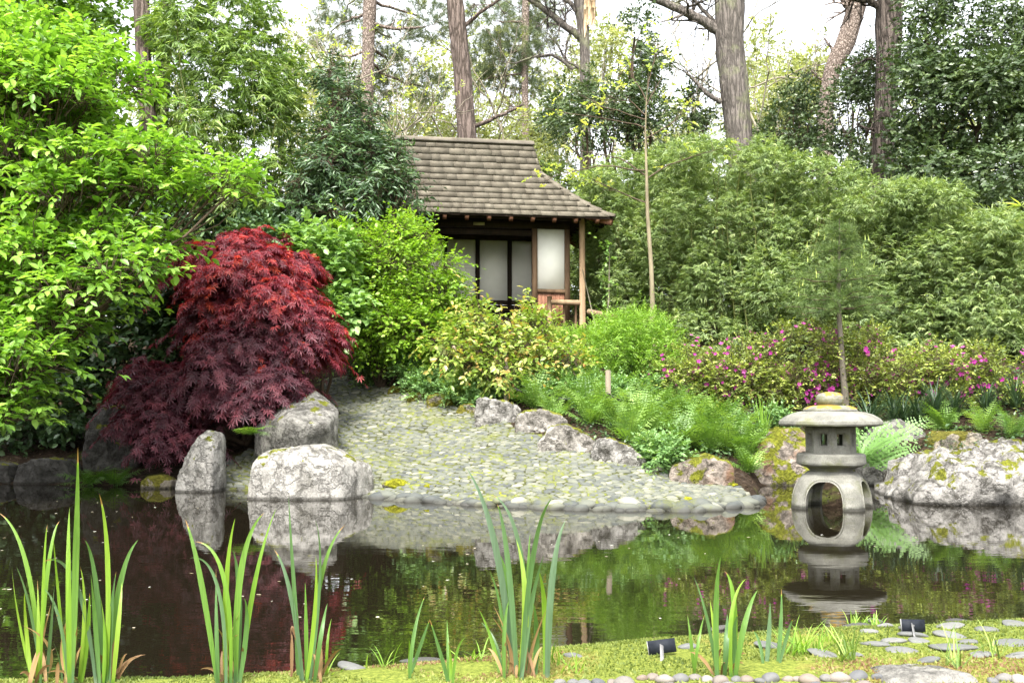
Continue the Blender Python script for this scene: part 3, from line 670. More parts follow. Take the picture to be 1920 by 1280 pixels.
    mb = MB(); lathe(mb, fine([(0, Z(761)), (W(19), Z(761)), (W(23), Z(758.5)), (W(26), Z(754)), (W(27), Z(748)), (W(25.5), Z(742)), (W(21), Z(737.5)), (W(13), Z(735)), (0, Z(734))]), c, 48); weathered(mb); mb.build("finial", M['granite_lichen'], t, True)
build_lantern()

# ---------------------------------------------------------------- tea house
M['shingle'] = plain_mat("weathered_shingle", (.105, .09, .068), (.185, .164, .128), 4.5, .85, .3, (1, 1, 1), .15, attr=True)
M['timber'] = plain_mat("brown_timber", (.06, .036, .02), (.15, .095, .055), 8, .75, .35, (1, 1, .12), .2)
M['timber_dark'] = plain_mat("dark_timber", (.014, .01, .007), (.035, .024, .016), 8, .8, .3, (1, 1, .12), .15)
M['pole'] = plain_mat("round_pole_wood", (.14, .09, .05), (.3, .21, .125), 10, .7, .35, (1, 1, .08), .25)
M['boards'] = plain_mat("red_brown_boards", (.13, .058, .035), (.27, .135, .085), 7, .8, .3, (4, 4, .3), .15)
M['plaster'] = plain_mat("white_plaster", (.76, .75, .68), (.84, .83, .76), 3, .9, .1)
M['plaque'] = plain_mat("pale_plaque", (.3, .27, .18), (.45, .41, .28), 12, .6, .1)
def build_hut():
    yaw = R(9); O = np.array((1.19, 20.5, 2.68)); U = np.array((math.cos(yaw), math.sin(yaw), 0)); Vv = np.array((-math.sin(yaw), math.cos(yaw), 0)); ZZ = np.array((0, 0, 1.))
    AX = np.stack([U, Vv, ZZ]); X = lambda u, v, z: O + U * u + Vv * v + ZZ * (z - 2.68)
    t = thing("tea_house", O, "small tea house with weathered shingle roof, white panels and dark open front", "tea house")
    def bx(nm, c, s, mat, parent=t):
        mb = MB(); box(mb, X(*c), s, ax=AX); return mb.build(nm, M[mat], parent)
    L = -4.2; g = np.random.default_rng(11)
    # floor and stone footing
    bx("floor_slab", (L / 2, .75, 2.66), (4.5, 1.9, .16), 'timber_dark')
    # posts of the front wall and back wall
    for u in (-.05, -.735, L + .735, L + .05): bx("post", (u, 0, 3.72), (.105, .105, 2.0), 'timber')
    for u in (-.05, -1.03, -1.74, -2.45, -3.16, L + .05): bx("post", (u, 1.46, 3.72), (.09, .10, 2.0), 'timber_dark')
    for u0, u1 in ((-.68, -.105), (L + .105, L + .68)):
        c = (u0 + u1) / 2; w = u1 - u0 - .004
        bx("plaster_panel", (c, .01, 4.075), (w, .05, 1.25), 'plaster')
        mb = MB(); tube(mb, [X(u0 + .002, -.01, 3.4), X(u1 - .002, -.01, 3.4)], .045, 10); mb.build("sill_rail", M['timber'], t, True)
        bd = MB()
        for k in range(6): box(bd, X(u0 + (k + .5) * w / 6 + .002, .01 + .004 * (k % 2), 3.02), (w / 6 - .004, .035, .66), ax=AX)
        bd.build("lower_boarding", M['boards'], t)
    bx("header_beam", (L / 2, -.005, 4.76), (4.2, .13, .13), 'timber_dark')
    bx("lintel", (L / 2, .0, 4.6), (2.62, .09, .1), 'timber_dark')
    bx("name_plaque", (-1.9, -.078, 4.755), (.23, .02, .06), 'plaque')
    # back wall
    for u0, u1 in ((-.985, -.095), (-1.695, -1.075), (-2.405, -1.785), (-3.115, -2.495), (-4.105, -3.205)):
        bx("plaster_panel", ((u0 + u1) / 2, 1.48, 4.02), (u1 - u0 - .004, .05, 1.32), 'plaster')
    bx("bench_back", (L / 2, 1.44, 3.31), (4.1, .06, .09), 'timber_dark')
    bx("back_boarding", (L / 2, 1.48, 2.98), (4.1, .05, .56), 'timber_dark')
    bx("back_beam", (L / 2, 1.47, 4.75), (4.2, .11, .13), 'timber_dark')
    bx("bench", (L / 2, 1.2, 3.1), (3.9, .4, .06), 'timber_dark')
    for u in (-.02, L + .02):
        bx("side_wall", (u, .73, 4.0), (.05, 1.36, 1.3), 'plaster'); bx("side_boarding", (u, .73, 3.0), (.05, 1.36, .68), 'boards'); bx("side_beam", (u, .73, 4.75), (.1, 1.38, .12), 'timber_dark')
    # outer round posts, rails
    for u in (.19, L - .19):
        mb = MB(); tube(mb, [X(u, -.36, 2.6), X(u, -.36, 4.86)], .062, 14); mb.build("veranda_post", M['pole'], t, True)
        mb = MB(); s = 1 if u > 0 else -1
        tube(mb, [X(u - s * .06, -.36, 3.14), X(u - s * .66, -.36, 3.14)], .055, 12); mb.build("hand_rail", M['pole'], t, True)
        mb = MB(); tube(mb, [X(u - s * .68, -.36, 2.6), X(u - s * .68, -.36, 3.26)], .05, 12); mb.build("newel_post", M['pole'], t, True)
        for kk in range(2): mb = MB(); tube(mb, [X(u - s * (.14 + .24 * kk), -.36, 2.6), X(u - s * (.14 + .24 * kk), -.36, 3.09)], .026, 8); mb.build("baluster", M['timber'], t, True)
    bx("eave_beam", (L / 2, -.36, 4.87), (4.75, .1, .1), 'timber_dark')
    # roof surfaces
    ez, rise, eo, run = 4.80, 1.88, -.80, 1.55
    zt = lambda s: ez + rise * (.80 * s + .20 * s * s); vt = lambda s: eo + run * s
    def ur(s): return .78 - 1.30 * min(s / .6, 1) ** .85 - (.12 * max(0, (s - .6) / .4)) + .0
    def slope(mbx, pt, a0, a1, rows, s0, s1, rr, thick=.03):
        for k in range(rows):
            sa = s0 + (s1 - s0) * k / rows; sb = s0 + (s1 - s0) * min(k + 1.25, rows) / rows; lo, hi = a0(sa), a1(sa); x = lo
            while x < hi - .01:
                w = rr.uniform(.16, .4); xe = min(x + w, hi)
                if hi - xe < .06: xe = hi
                xb, xeb = np.clip([x + .0004, xe - .0004], a0(sb), a1(sb)) if xe < hi - .001 and x > lo + .001 else (max(x + .0004, a0(sb)), min(xe - .0004, a1(sb)))
                ja = rr.uniform(-.004, .004); lf = rr.uniform(.0, .004); us = min(.03, (sb - sa) * .4)
                p = [pt(x + .0004, sa + ja), pt(xe - .0004, sa + ja), pt(xeb, sb), pt(xb, sb)]
                nn = np.cross(p[1] - p[0], p[2] - p[1] if np.linalg.norm(p[2] - p[1]) > 1e-6 else p[3] - p[0]); nn = nn / (np.linalg.norm(nn) + 1e-9)
                if nn[2] < 0: nn = -nn
                q = [p[0] + nn * (.038 + lf), p[1] + nn * (.038 + lf), p[2] + nn * .014, p[3] + nn * .014]; b = [p[0] + (p[3] - p[0]) * .13 + nn * (.004 + lf), p[1] + (p[2] - p[1]) * .13 + nn * (.004 + lf), p[2] - nn * .004, p[3] - nn * .004]
                mbx.add(np.array(q + b), [np.array([(0, 1, 2, 3), (4, 5, 1, 0), (5, 6, 2, 1), (7, 4, 0, 3), (7, 6, 5, 4)])], np.clip(rr.normal(.5, .09), 0, 1)); x = xe
    mb = MB()
    ul = lambda s: L - ur(s)
    slope(mb, lambda u, s: X(u, vt(s), zt(s)), ul, lambda s: ur(s), 12, 0, .985, g)
    slope(mb, lambda u, s: X(u, 1.5 - vt(s), zt(s)), ul, lambda s: ur(s), 12, 0, .985, g)
    slope(mb, lambda v, s: X(ur(s), v, zt(s)), lambda s: vt(s), lambda s: 1.5 - vt(s), 7, 0, .58, g)
    slope(mb, lambda v, s: X(L - ur(s), v, zt(s)), lambda s: vt(s), lambda s: 1.5 - vt(s), 7, 0, .58, g)
    rf = mb.build("roof", M['shingle'], t)
    # hip caps, ridge cap, gable boards, boarded underside
    for sg in (0, 1):
        for bk in (0, 1):
            mb = MB()
            for k in range(7):
                sa, sb = .6 * k / 7, .6 * (k + 1.12) / 7; pts = []
                for s in (sa, sb):
                    u = ur(s) if not sg else L - ur(s); v = vt(s) if not bk else 1.5 - vt(s); p = X(u, v, zt(s)); o2 = (-1 if not sg else 1); w = .085
                    lift = .085 if s == sa else .05
                    pts.append([X(u + o2 * w, v + 0, zt(s)) + ZZ * lift * .75, p + ZZ * (lift + .012), X(u, v + (w if not bk else -w), zt(s)) + ZZ * lift * .75])
                a, b = pts; lowr = [q - ZZ * .03 for q in a + b]
                mb.add(np.array(a + b + lowr), [np.array([(0, 1, 4, 3), (1, 2, 5, 4), (6, 7, 1, 0), (7, 8, 2, 1), (0, 3, 9, 6), (2, 8, 11, 5)])], g.uniform(.3, .6))
            mb.build("hip_cap", M['shingle'], rf)
    mb = MB(); u = ur(.99) + .03; ue = L - u; xk = u
    while xk > ue + .05:
        xn = max(xk - .42, ue)
        for sgn in (-1, 1):
            p = [X(xk, .75, zt(.985) + .075), X(xn, .75, zt(.985) + .075), X(xn, .75 + sgn * .11, zt(.985) - .03), X(xk, .75 + sgn * .11, zt(.985) - .03)]
            mb.add(np.array(p + [q + ZZ * .028 for q in p]), [np.array([(0, 1, 2, 3), (4, 5, 6, 7), (3, 2, 6, 7), (0, 3, 7, 4), (1, 2, 6, 5)])], g.uniform(.3, .65))
        xk = xn
    mb.build("ridge_cap", M['shingle'], rf)
    mb = MB()
    for uu in (ur(.8) - .05, L - ur(.8) + .05):
        mb.add(np.array([X(uu, vt(.58), zt(.58)), X(uu, 1.5 - vt(.58), zt(.58)), X(uu, .75, zt(.97))]), [np.array([(0, 1, 2)])])
    mb.build("gable_board", M['timber_dark'], rf)
    mb = MB()
    for k in range(8):
        for fnc in (vt, lambda s: 1.5 - vt(s)):
            s, s2 = .6 * k / 8, .6 * (k + 1) / 8
            mb.add(np.array([X(ul(s) + .02, fnc(s), zt(s) - .012), X(ur(s) - .02, fnc(s), zt(s) - .012), X(ur(s2) - .02, fnc(s2), zt(s2) - .012), X(ul(s2) + .02, fnc(s2), zt(s2) - .012)]), [np.array([(0, 1, 2, 3)])])
        for fu in (ur, ul):
            sg = -.02 if fu is ur else .02
            mb.add(np.array([X(fu(s) + sg, vt(s) + .02, zt(s) - .012), X(fu(s) + sg, 1.48 - vt(s), zt(s) - .012), X(fu(s2) + sg, 1.48 - vt(s2), zt(s2) - .012), X(fu(s2) + sg, vt(s2) + .02, zt(s2) - .012)]), [np.array([(0, 1, 2, 3)])])
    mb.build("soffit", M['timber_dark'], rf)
    nd = nrm(np.array((0, vt(.3) - vt(0), zt(.3) - zt(0))))
    for u in np.arange(.42, L - .5, -.44):
        mb = MB(); a = X(u, eo + .06, ez - .06); ln = min(.9, run * .55 * max(.12, min(1, (.70 - max(u, L - u)) / 1.25)) ** 1.18 * 1.0) if max(u, L - u) > -.45 else .9
        b = X(u, eo + ln, zt(ln / run) - .09)
        d = nrm(b - a); n2 = np.cross(U, d); ax = np.stack([U, d, n2]); box(mb, (a + b) / 2, (.075, np.linalg.norm(b - a), .11), ax=ax); mb.build("rafter", M['boards'], rf)
    for u0, sg in ((.78, 1), (L - .78, -1)):
        for v0, sv in ((eo, 1), (2.3, -1)):
            mb = MB(); a = X(u0 - sg * .06, v0 + sv * .06, ez - .06); b = X(u0 - sg * .5, v0 + sv * .42, ez + .12); d = nrm(b - a); s = nrm(np.cross(d, ZZ)); box(mb, (a + b) / 2, (.1, np.linalg.norm(b - a), .13), ax=np.stack([s, d, np.cross(s, d)])); mb.build("hip_rafter", M['boards'], rf)
    # short log fence to the right of the house
    f = thing("log_fence", G(1130, 612), "low rustic log rail fence just right of the tea house", "fence")
    a, b = P(1104, 584, 19.6), P(1160, 596, 18.9)
    mb = MB(); tube(mb, [a, b], .055, 10); mb.build("rail", M['pole'], f, True)
    for tt in (.2, .45, .68, .92):
        q = a + (b - a) * tt; mb = MB(); tube(mb, [(q[0], q[1] + .07, q[2] + .03), (q[0], q[1] + .07, T(q[0], q[1] + .07) - .1)], .042, 8); mb.build("fence_post", M['timber'], f, True)
build_hut()

# ---------------------------------------------------------------- stakes with a rope, plant labels, floating specks
def build_small():
    M['stake'] = plain_mat("pale_stake_wood", (.12, .1, .07), (.22, .185, .135), 12, .8, .3, (1, 1, .1))
    M['rope'] = plain_mat("black_rope", (.01, .01, .01), (.03, .03, .03), 60, .7, .4)
    M['label_face'] = plain_mat("black_label_plastic", (.008, .01, .014), (.02, .023, .03), 30, .65, .02, spec=.12)
    M['metal'] = plain_mat("grey_galvanised_metal", (.16, .16, .16), (.28, .275, .265), 30, .45, .1)
    rb = thing("rope_barrier", (.7, 14.1, T(.7, 14.1)), "two pale wooden stakes carrying a drooping black rope in the border", "rope barrier")
    tops = []
    for px, y0, y1, w in ((949, 680, 14.3, .035), (1140, 695, 13.9, .04)):
        top = P(px, y0, y1); q = np.array((top[0], y1, T(top[0], y1))); mb = MB(); tube(mb, [(q[0], q[1], q[2] - .15), top, top + (0, 0, .012)], [w, w * .95, w * .6], 10); mb.build("stake", M['stake'], rb, True); tops.append(np.array((q[0], q[1] - .05, top[2] - .33)))
    a, b = tops
    def rope(p, q, sag, nm="rope"):
        tt = np.linspace(0, 1, 22)[:, None]; path = p + (q - p) * tt - np.array((0, 0, 1.)) * sag * 4 * tt * (1 - tt); mb = MB(); tube(mb, path, .019, 8); mb.build(nm, M['rope'], rb, True)
    rope(a, b, .12); rope(b, b + np.array((.75, .2, -.05)), .1)
    for px, py, D, tilt, yw, foot, lab in ((1241, 1211, 3.78, R(-9), R(-8), (1243, 1256), "black plant label on a metal stake, tilted, left of the other label"), (1712, 1172, 4.15, R(2), R(6), (1725, 1224), "black plant label held level near the right edge of the near bank")):
        c = P(px, py, D); t = thing("plant_label", G(*foot), lab, "plant label", "plant labels on the near bank")
        q = G(*foot); ax = np.array([(math.cos(tilt) * math.cos(yw), math.cos(tilt) * math.sin(yw), -math.sin(tilt)), (-math.sin(yw) , math.cos(yw) * .9, -.2), (0, 0, 0)]); ax[0] = ax[0] / np.linalg.norm(ax[0]); ax[1] = nrm(ax[1] - ax[0] * (ax[1] @ ax[0])); ax[2] = np.cross(ax[0], ax[1])
        mb = MB(); box(mb, c, (.102, .004, .05), ax=ax); mb.build("plate", M['label_face'], t)
        mb = MB(); box(mb, c - ax[0] * .0523 - ax[1] * .001, (.0025, .007, .05), ax=ax); mb.build("plate_edge", M['metal'], t)
        mb = MB(); tube(mb, [c - ax[1] * .002, c - ax[1] * .0045], .004, 10); mb.build("screw", M['metal'], t, True)
        top = c + ax[1] * .006 + ax[2] * .01; bot = np.array((q[0], q[1], q[2] - .05)); d = nrm(top - bot); s = nrm(np.cross(d, (0, 1, 0))); mb = MB(); box(mb, (top + bot) / 2, (.014, .003, np.linalg.norm(top - bot)), ax=np.stack([s, np.cross(d, s), d])); mb.build("stake", M['metal'], t)
    g = np.random.default_rng(77); n = 240; mb = MB()
    y = g.uniform(4.6, 12.8, n) ; x = g.uniform(-.5, .5, n) * y * 1.04; cl = fbm(np.stack([x * .5, y * .8, x * 0], 1), 2) > .43
    ok = (terrain(x, y) < -.04) & cl; x, y = x[ok], y[ok]; a = g.uniform(0, 6.28, len(x))
    put(mb, t_dia(.6, .0, .5), np.stack([x, y, np.full(len(x), .004)], 1), np.stack([np.cos(a), np.sin(a), a * 0], 1), np.tile((0, 0, 1.), (len(x), 1)), g.uniform(.012, .04, len(x)), g.uniform(0, 1, len(x)))
    m = leaf_mat("fallen_petals", [(0, (.25, .2, .12)), (.6, (.5, .46, .36)), (1, (.7, .7, .66))], .6, .1)
    tag(mb.build("floating_petals", m), "scattered pale petals and leaf flecks floating on the pond", "petals", kind="stuff")
build_small()
# ---------------------------------------------------------------- plant materials
LM = {}
LM['dogwood'] = leaf_mat("bright_green_leaf", [(0, (.085, .185, .03)), (.4, (.172, .325, .047)), (.75, (.275, .46, .075)), (1, (.39, .54, .15))], .38, .42)
LM['maple_red'] = leaf_mat("red_maple_leaf", [(0, (.08, .018, .03)), (.45, (.19, .034, .055)), (.75, (.32, .05, .06)), (.9, (.44, .07, .035)), (1, (.5, .12, .03))], .42, .4, tmul=(1.6, .6, .4))
LM['maple_purple'] = leaf_mat("purple_maple_leaf", [(0, (.055, .022, .032)), (.6, (.15, .045, .064)), (1, (.28, .08, .1))], .45, .3, tmul=(1.5, .5, .5))
LM['bamboo'] = leaf_mat("bamboo_leaf", [(0, (.1, .155, .055)), (.5, (.2, .28, .1)), (.85, (.33, .41, .16)), (1, (.45, .49, .24))], .4, .35)
LM['bamboo_deep'] = leaf_mat("deep_bamboo_leaf", [(0, (.07, .125, .03)), (.55, (.165, .26, .055)), (1, (.34, .44, .12))], .36, .32)
LM['laurel'] = leaf_mat("dark_glossy_leaf", [(0, (.028, .06, .026)), (.6, (.065, .12, .048)), (1, (.14, .22, .08))], .36, .18, .5)
LM['holly'] = leaf_mat("holly_leaf", [(0, (.03, .053, .022)), (.6, (.07, .11, .04)), (1, (.15, .2, .075))], .36, .18, .45)
LM['lime'] = leaf_mat("lime_leaf", [(0, (.1, .2, .018)), (.5, (.2, .35, .03)), (1, (.34, .48, .07))], .42, .42)
LM['hydrangea'] = leaf_mat("pale_hydrangea_leaf", [(0, (.11, .21, .05)), (.6, (.21, .35, .1)), (1, (.31, .46, .16))], .4, .35)
LM['orange'] = leaf_mat("copper_tinted_leaf", [(0, (.12, .2, .03)), (.45, (.23, .33, .06)), (.68, (.38, .43, .13)), (.82, (.46, .34, .1)), (.92, (.5, .26, .1)), (1, (.55, .44, .34))], .35, .38)
LM['fine'] = leaf_mat("fine_green_leaf", [(0, (.11, .22, .025)), (.6, (.21, .36, .05)), (1, (.33, .48, .09))], .5, .4)
LM['herb'] = leaf_mat("herb_leaf", [(0, (.09, .18, .06)), (.6, (.19, .33, .11)), (1, (.32, .45, .18))], .5, .35)
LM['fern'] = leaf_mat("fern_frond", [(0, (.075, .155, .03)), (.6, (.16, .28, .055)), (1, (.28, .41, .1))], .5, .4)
LM['fern_dark'] = leaf_mat("shaded_fern_frond", [(0, (.04, .1, .012)), (1, (.08, .17, .02))], .5, .35)  # darker copy of the fern colour, with the left bank's shade in it
LM['fern_big'] = leaf_mat("pale_fern_frond", [(0, (.11, .22, .05)), (1, (.17, .31, .08))], .45, .4)
LM['azalea'] = leaf_mat("azalea_leaf", [(0, (.07, .1, .025)), (.45, (.18, .23, .05)), (.8, (.34, .4, .08)), (.93, (.42, .46, .12)), (1, (.3, .14, .1))], .4, .3)
LM['blossom'] = leaf_mat("magenta_blossom", [(0, (.26, .02, .17)), (.6, (.4, .03, .28)), (1, (.48, .11, .33))], .55, .4, .2, (1, 1, 1))
LM['strap'] = leaf_mat("dark_strap_leaf", [(0, (.02, .045, .02)), (.7, (.05, .09, .045)), (1, (.12, .18, .1))], .35, .2)
LM['iris'] = None
def iris_mat():
    m = leaf_mat("iris_blade", [(0, (.3, .33, .24)), (.06, (.085, .14, .085)), (.4, (.09, .185, .055)), (.75, (.15, .28, .03)), (.92, (.24, .36, .05)), (.97, (.34, .3, .1)), (1, (.3, .18, .07))], .42, .4)
    n, l = m.node_tree.nodes, m.node_tree.links
    tc = n.new("ShaderNodeTexCoord"); mp = n.new("ShaderNodeMapping"); mp.inputs['Scale'].default_value = (260, 160, 5); l.new(tc.outputs['Object'], mp.inputs[0])
    x = noise_node(n, l, 1., 3, mp.outputs[0]); r = ramp(n, [(.3, (.72, .74, .7)), (.7, (1.15, 1.12, 1.1))]); l.new(x.outputs[0], r.inputs[0])
    p = [q for q in n if q.type == 'BSDF_PRINCIPLED'][0]; src = p.inputs['Base Color'].links[0].from_socket
    l.new(mixc(n, l, 1., src, r.outputs[0], 'MULTIPLY'), p.inputs['Base Color']); return m
LM['iris'] = iris_mat()
LM['dry'] = leaf_mat("dry_leaf", [(0, (.12, .06, .025)), (1, (.34, .22, .1))], .7, .2)
LM['pine'] = leaf_mat("pine_needles", [(0, (.045, .08, .022)), (.6, (.1, .16, .042)), (1, (.18, .25, .06))], .45, .2)
LM['pine_far'] = leaf_mat("hazed_far_needles", [(0, (.09, .13, .085)), (.6, (.17, .21, .12)), (1, (.3, .31, .15))], .5, .3)  # paleness puts haze and glare of the background into the needle colour
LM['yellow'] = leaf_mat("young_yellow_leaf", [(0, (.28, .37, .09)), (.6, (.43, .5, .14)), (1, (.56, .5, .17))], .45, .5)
LM['far'] = leaf_mat("hazed_woodland_leaf", [(0, (.18, .21, .1)), (.6, (.31, .34, .16)), (1, (.47, .47, .24))], .5, .45)  # leaf colour paled to carry the bright haze behind the garden
LM['green_tree'] = leaf_mat("mid_green_leaf", [(0, (.06, .13, .02)), (.6, (.13, .24, .035)), (1, (.22, .35, .06))], .42, .38)
LM['litter'] = leaf_mat("leaf_litter", [(0, (.02, .013, .008)), (.7, (.05, .032, .02)), (1, (.15, .1, .06))], .8, .05)  # litter darkened to put the left bank's shade into its colour
LM['moss'] = leaf_mat("moss_tips", [(0, (.08, .115, .02)), (.5, (.15, .19, .035)), (.8, (.25, .28, .07)), (.93, (.27, .21, .09)), (1, (.2, .12, .06))], .7, .3)
M['bark_red'] = bark_mat("pine_bark", (.055, .042, .034), (.2, .155, .135), 1.1, .13)
M['bark_grey'] = bark_mat("grey_furrowed_bark", (.075, .066, .058), (.19, .165, .148), 1.1, .15, (.2, .21, .12))  # furrow tone raised to put haze into the bark
M['bark_dark'] = bark_mat("dark_bark", (.02, .016, .013), (.13, .105, .09), 1.1, .13)
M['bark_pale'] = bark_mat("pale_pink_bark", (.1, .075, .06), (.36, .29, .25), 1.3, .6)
M['twig'] = plain_mat("brown_twig", (.045, .03, .02), (.1, .07, .045), 15, .8, .2)
M['twig_pale'] = plain_mat("pale_twig", (.16, .14, .1), (.3, .27, .2), 15, .8, .2)
M['sapling'] = plain_mat("olive_sapling_bark", (.12, .1, .06), (.26, .22, .14), 14, .75, .2, (1, 1, .2))
M['pine_stem'] = plain_mat("grey_pine_stem", (.06, .05, .038), (.15, .13, .1), 14, .85, .3, (1, 1, .3))
M['cane'] = plain_mat("bamboo_cane", (.1, .12, .03), (.24, .24, .08), 6, .45, .1, (1, 1, .1))
M['splinter'] = plain_mat("splintered_wood", (.3, .2, .12), (.6, .45, .28), 8, .8, .6, (6, 6, .4))

def plant(name, base, label, cat, blobs, tpl, mat, N, n, L, size, seed=0, group=None, stem='twig', sr=.03, stems=None, inner=.5, cut=0., twig=False, part="crown", half=False, extra=None, lump=5, stem_part="stem", twr=.006, **kw):
    g = np.random.default_rng(seed + 1000)
    t = thing(name, base, label, cat, group)
    bl = blobs if len(blobs[0]) == 2 else blobs_px(blobs)
    cbl = lumps(g, bl, lump) if lump else bl
    mb = MB(); tw = MB(); p, o = crown(g, cbl, N, inner, cut, half=half)
    ok = p[:, 2] > terrain(p[:, 0], p[:, 1]) + .04; p, o = p[ok], o[ok]
    sprays(mb, g, tpl, p, o, n, L, size, twig=tw if twig else None, twr=twr, **kw)
    mb.build(part, LM[mat], t)
    if stem:
        base = np.asarray(base, float) - (0, 0, .08)
        for k, (c, r) in enumerate(bl):
            b0 = base + (g.uniform(-1, 1) * sr * 3, g.uniform(-1, 1) * sr * 3, 0)
            limb(tw, g, b0, c, sr, sr * .45, .06, 7, 6)
            for _ in range(4): limb(tw, g, c - (c - b0) * g.uniform(0, .4), c + nrm(g.normal(size=3)) * r * .75, sr * .4, sr * .12, .08, 5, 4)
    if tw.n: tw.build(stem_part, M[stem or 'twig'], t)
    return t
def on(px, D): # ground point below picture column px at distance D
    x = ray(px, 700)[0] * D; return np.array((x, D, T(x, D)))

# ---------------------------------------------------------------- tall trunks behind
def trunk_tree(name, pts, D, wpx, mat, label, branches=(), crown_blobs=None, seed=0, tuft='pine', extra=None, cat="tree", cn=500, sizes=.35, group="tall trees behind the garden"):
    g = np.random.default_rng(seed + 50); pw = np.array([P(x, y, D) for x, y, *_ in pts]); w = np.array([(q[2] if len(q) > 2 else wpx) for q in pts]) / F * D / 2
    top = pw[0] + (pw[0] - pw[1]) / np.linalg.norm(pw[0] - pw[1]) * 5.0
    gz = T(pw[-1][0], D); base = np.array((pw[-1][0] + (pw[-1][0] - pw[-2][0]) * .3, D, gz))
    ctrl = np.concatenate([[base - (0, 0, .2)], pw[::-1], [top]]); rr = np.concatenate([[w[-1] * 1.25], w[::-1], [w[0] * .72]])
    s = np.concatenate([[0], np.cumsum(np.linalg.norm(np.diff(ctrl, axis=0), axis=1))]); ss = np.arange(0, s[-1], .12)
    path = np.stack([np.interp(ss, s, ctrl[:, k]) for k in range(3)], 1)
    for _ in range(6): path[1:-1] = (path[:-2] + 2 * path[1:-1] + path[2:]) / 4
    rad = np.interp(ss, s, rr)
    t = thing(name, base, label, cat, group); mb = MB(); tube(mb, path, rad, 28)
    v = mb.v[0]; c = np.repeat(path, 28, 0); d = v - c; q = nrm(d)
    th = np.arctan2(d[:, 1], d[:, 0]); f = fbm(np.stack([np.cos(th) * 4.5, np.sin(th) * 4.5, v[:, 2] * 1.6], 1), 3); rid = np.abs(2 * f - 1)
    kn = fbm(v * 1.1 + seed, 2) - .5
    mb.v[0] = c + d * (1 + .22 * kn)[:, None] + q * ((rid - .3) * .10 * np.repeat(rad, 28) * 1.6)[:, None]
    tr = mb.build("trunk", M[mat], t, True)
    if branches:
        for bpts, r0, r1 in branches:
            bm = MB(); q = np.array([P(x, y, D + (z[0] if z else 0)) for x, y, *z in bpts]); s2 = np.linspace(0, len(q) - 1, 6 * len(q)); pth = np.stack([np.interp(s2, np.arange(len(q)), q[:, k]) for k in range(3)], 1)
            for _ in range(3): pth[1:-1] = (pth[:-2] + 2 * pth[1:-1] + pth[2:]) / 4
            pth[1:] += np.cumsum(g.normal(size=(len(pth) - 1, 3)), 0) * .008; tube(bm, pth, np.linspace(r0, r1, len(pth)), 8)
            for k in range(3 * len(q)):
                i = int(g.integers(3, len(pth))); tips = []; branchy(bm, g, pth[i], nrm(g.normal(size=3) + (0, 0, .4)), .5, max(r1 * .5, .012), 1, tips, 3)
            bm.build("branch", M[mat], t, True)
    # crown above the picture, on limbs
    g2 = np.random.default_rng(seed); cb = []; lm = MB()
    for k in range(5):
        lm = MB(); a = g2.uniform(0, 6.28); c = top + np.array((math.cos(a) * g2.uniform(.8, 2.4), math.sin(a) * g2.uniform(.8, 2.4), g2.uniform(-1.8, 1.2))); cb.append((c, np.array((1.3, 1.3, .6)))); limb(lm, g2, path[-1 - int(g2.integers(0, 12))], c, .09, .03); lm.build("limb", M[mat], t)
    if crown_blobs:
        cb += blobs_px(crown_blobs)
        for c, r in blobs_px(crown_blobs): lm = MB(); limb(lm, g2, path[int(np.argmin(np.abs(path[:, 2] - c[2])))], c, .06, .02, .06); lm.build("limb", M[mat], t)
    mb = MB(); p, o = crown(g2, cb, cn, .3, .0); sprays(mb, g2, TUFT, p, o, 5, .35, sizes * .6, up=.4, spread=.6); mb.build("crown", LM[tuft], t)
    return t
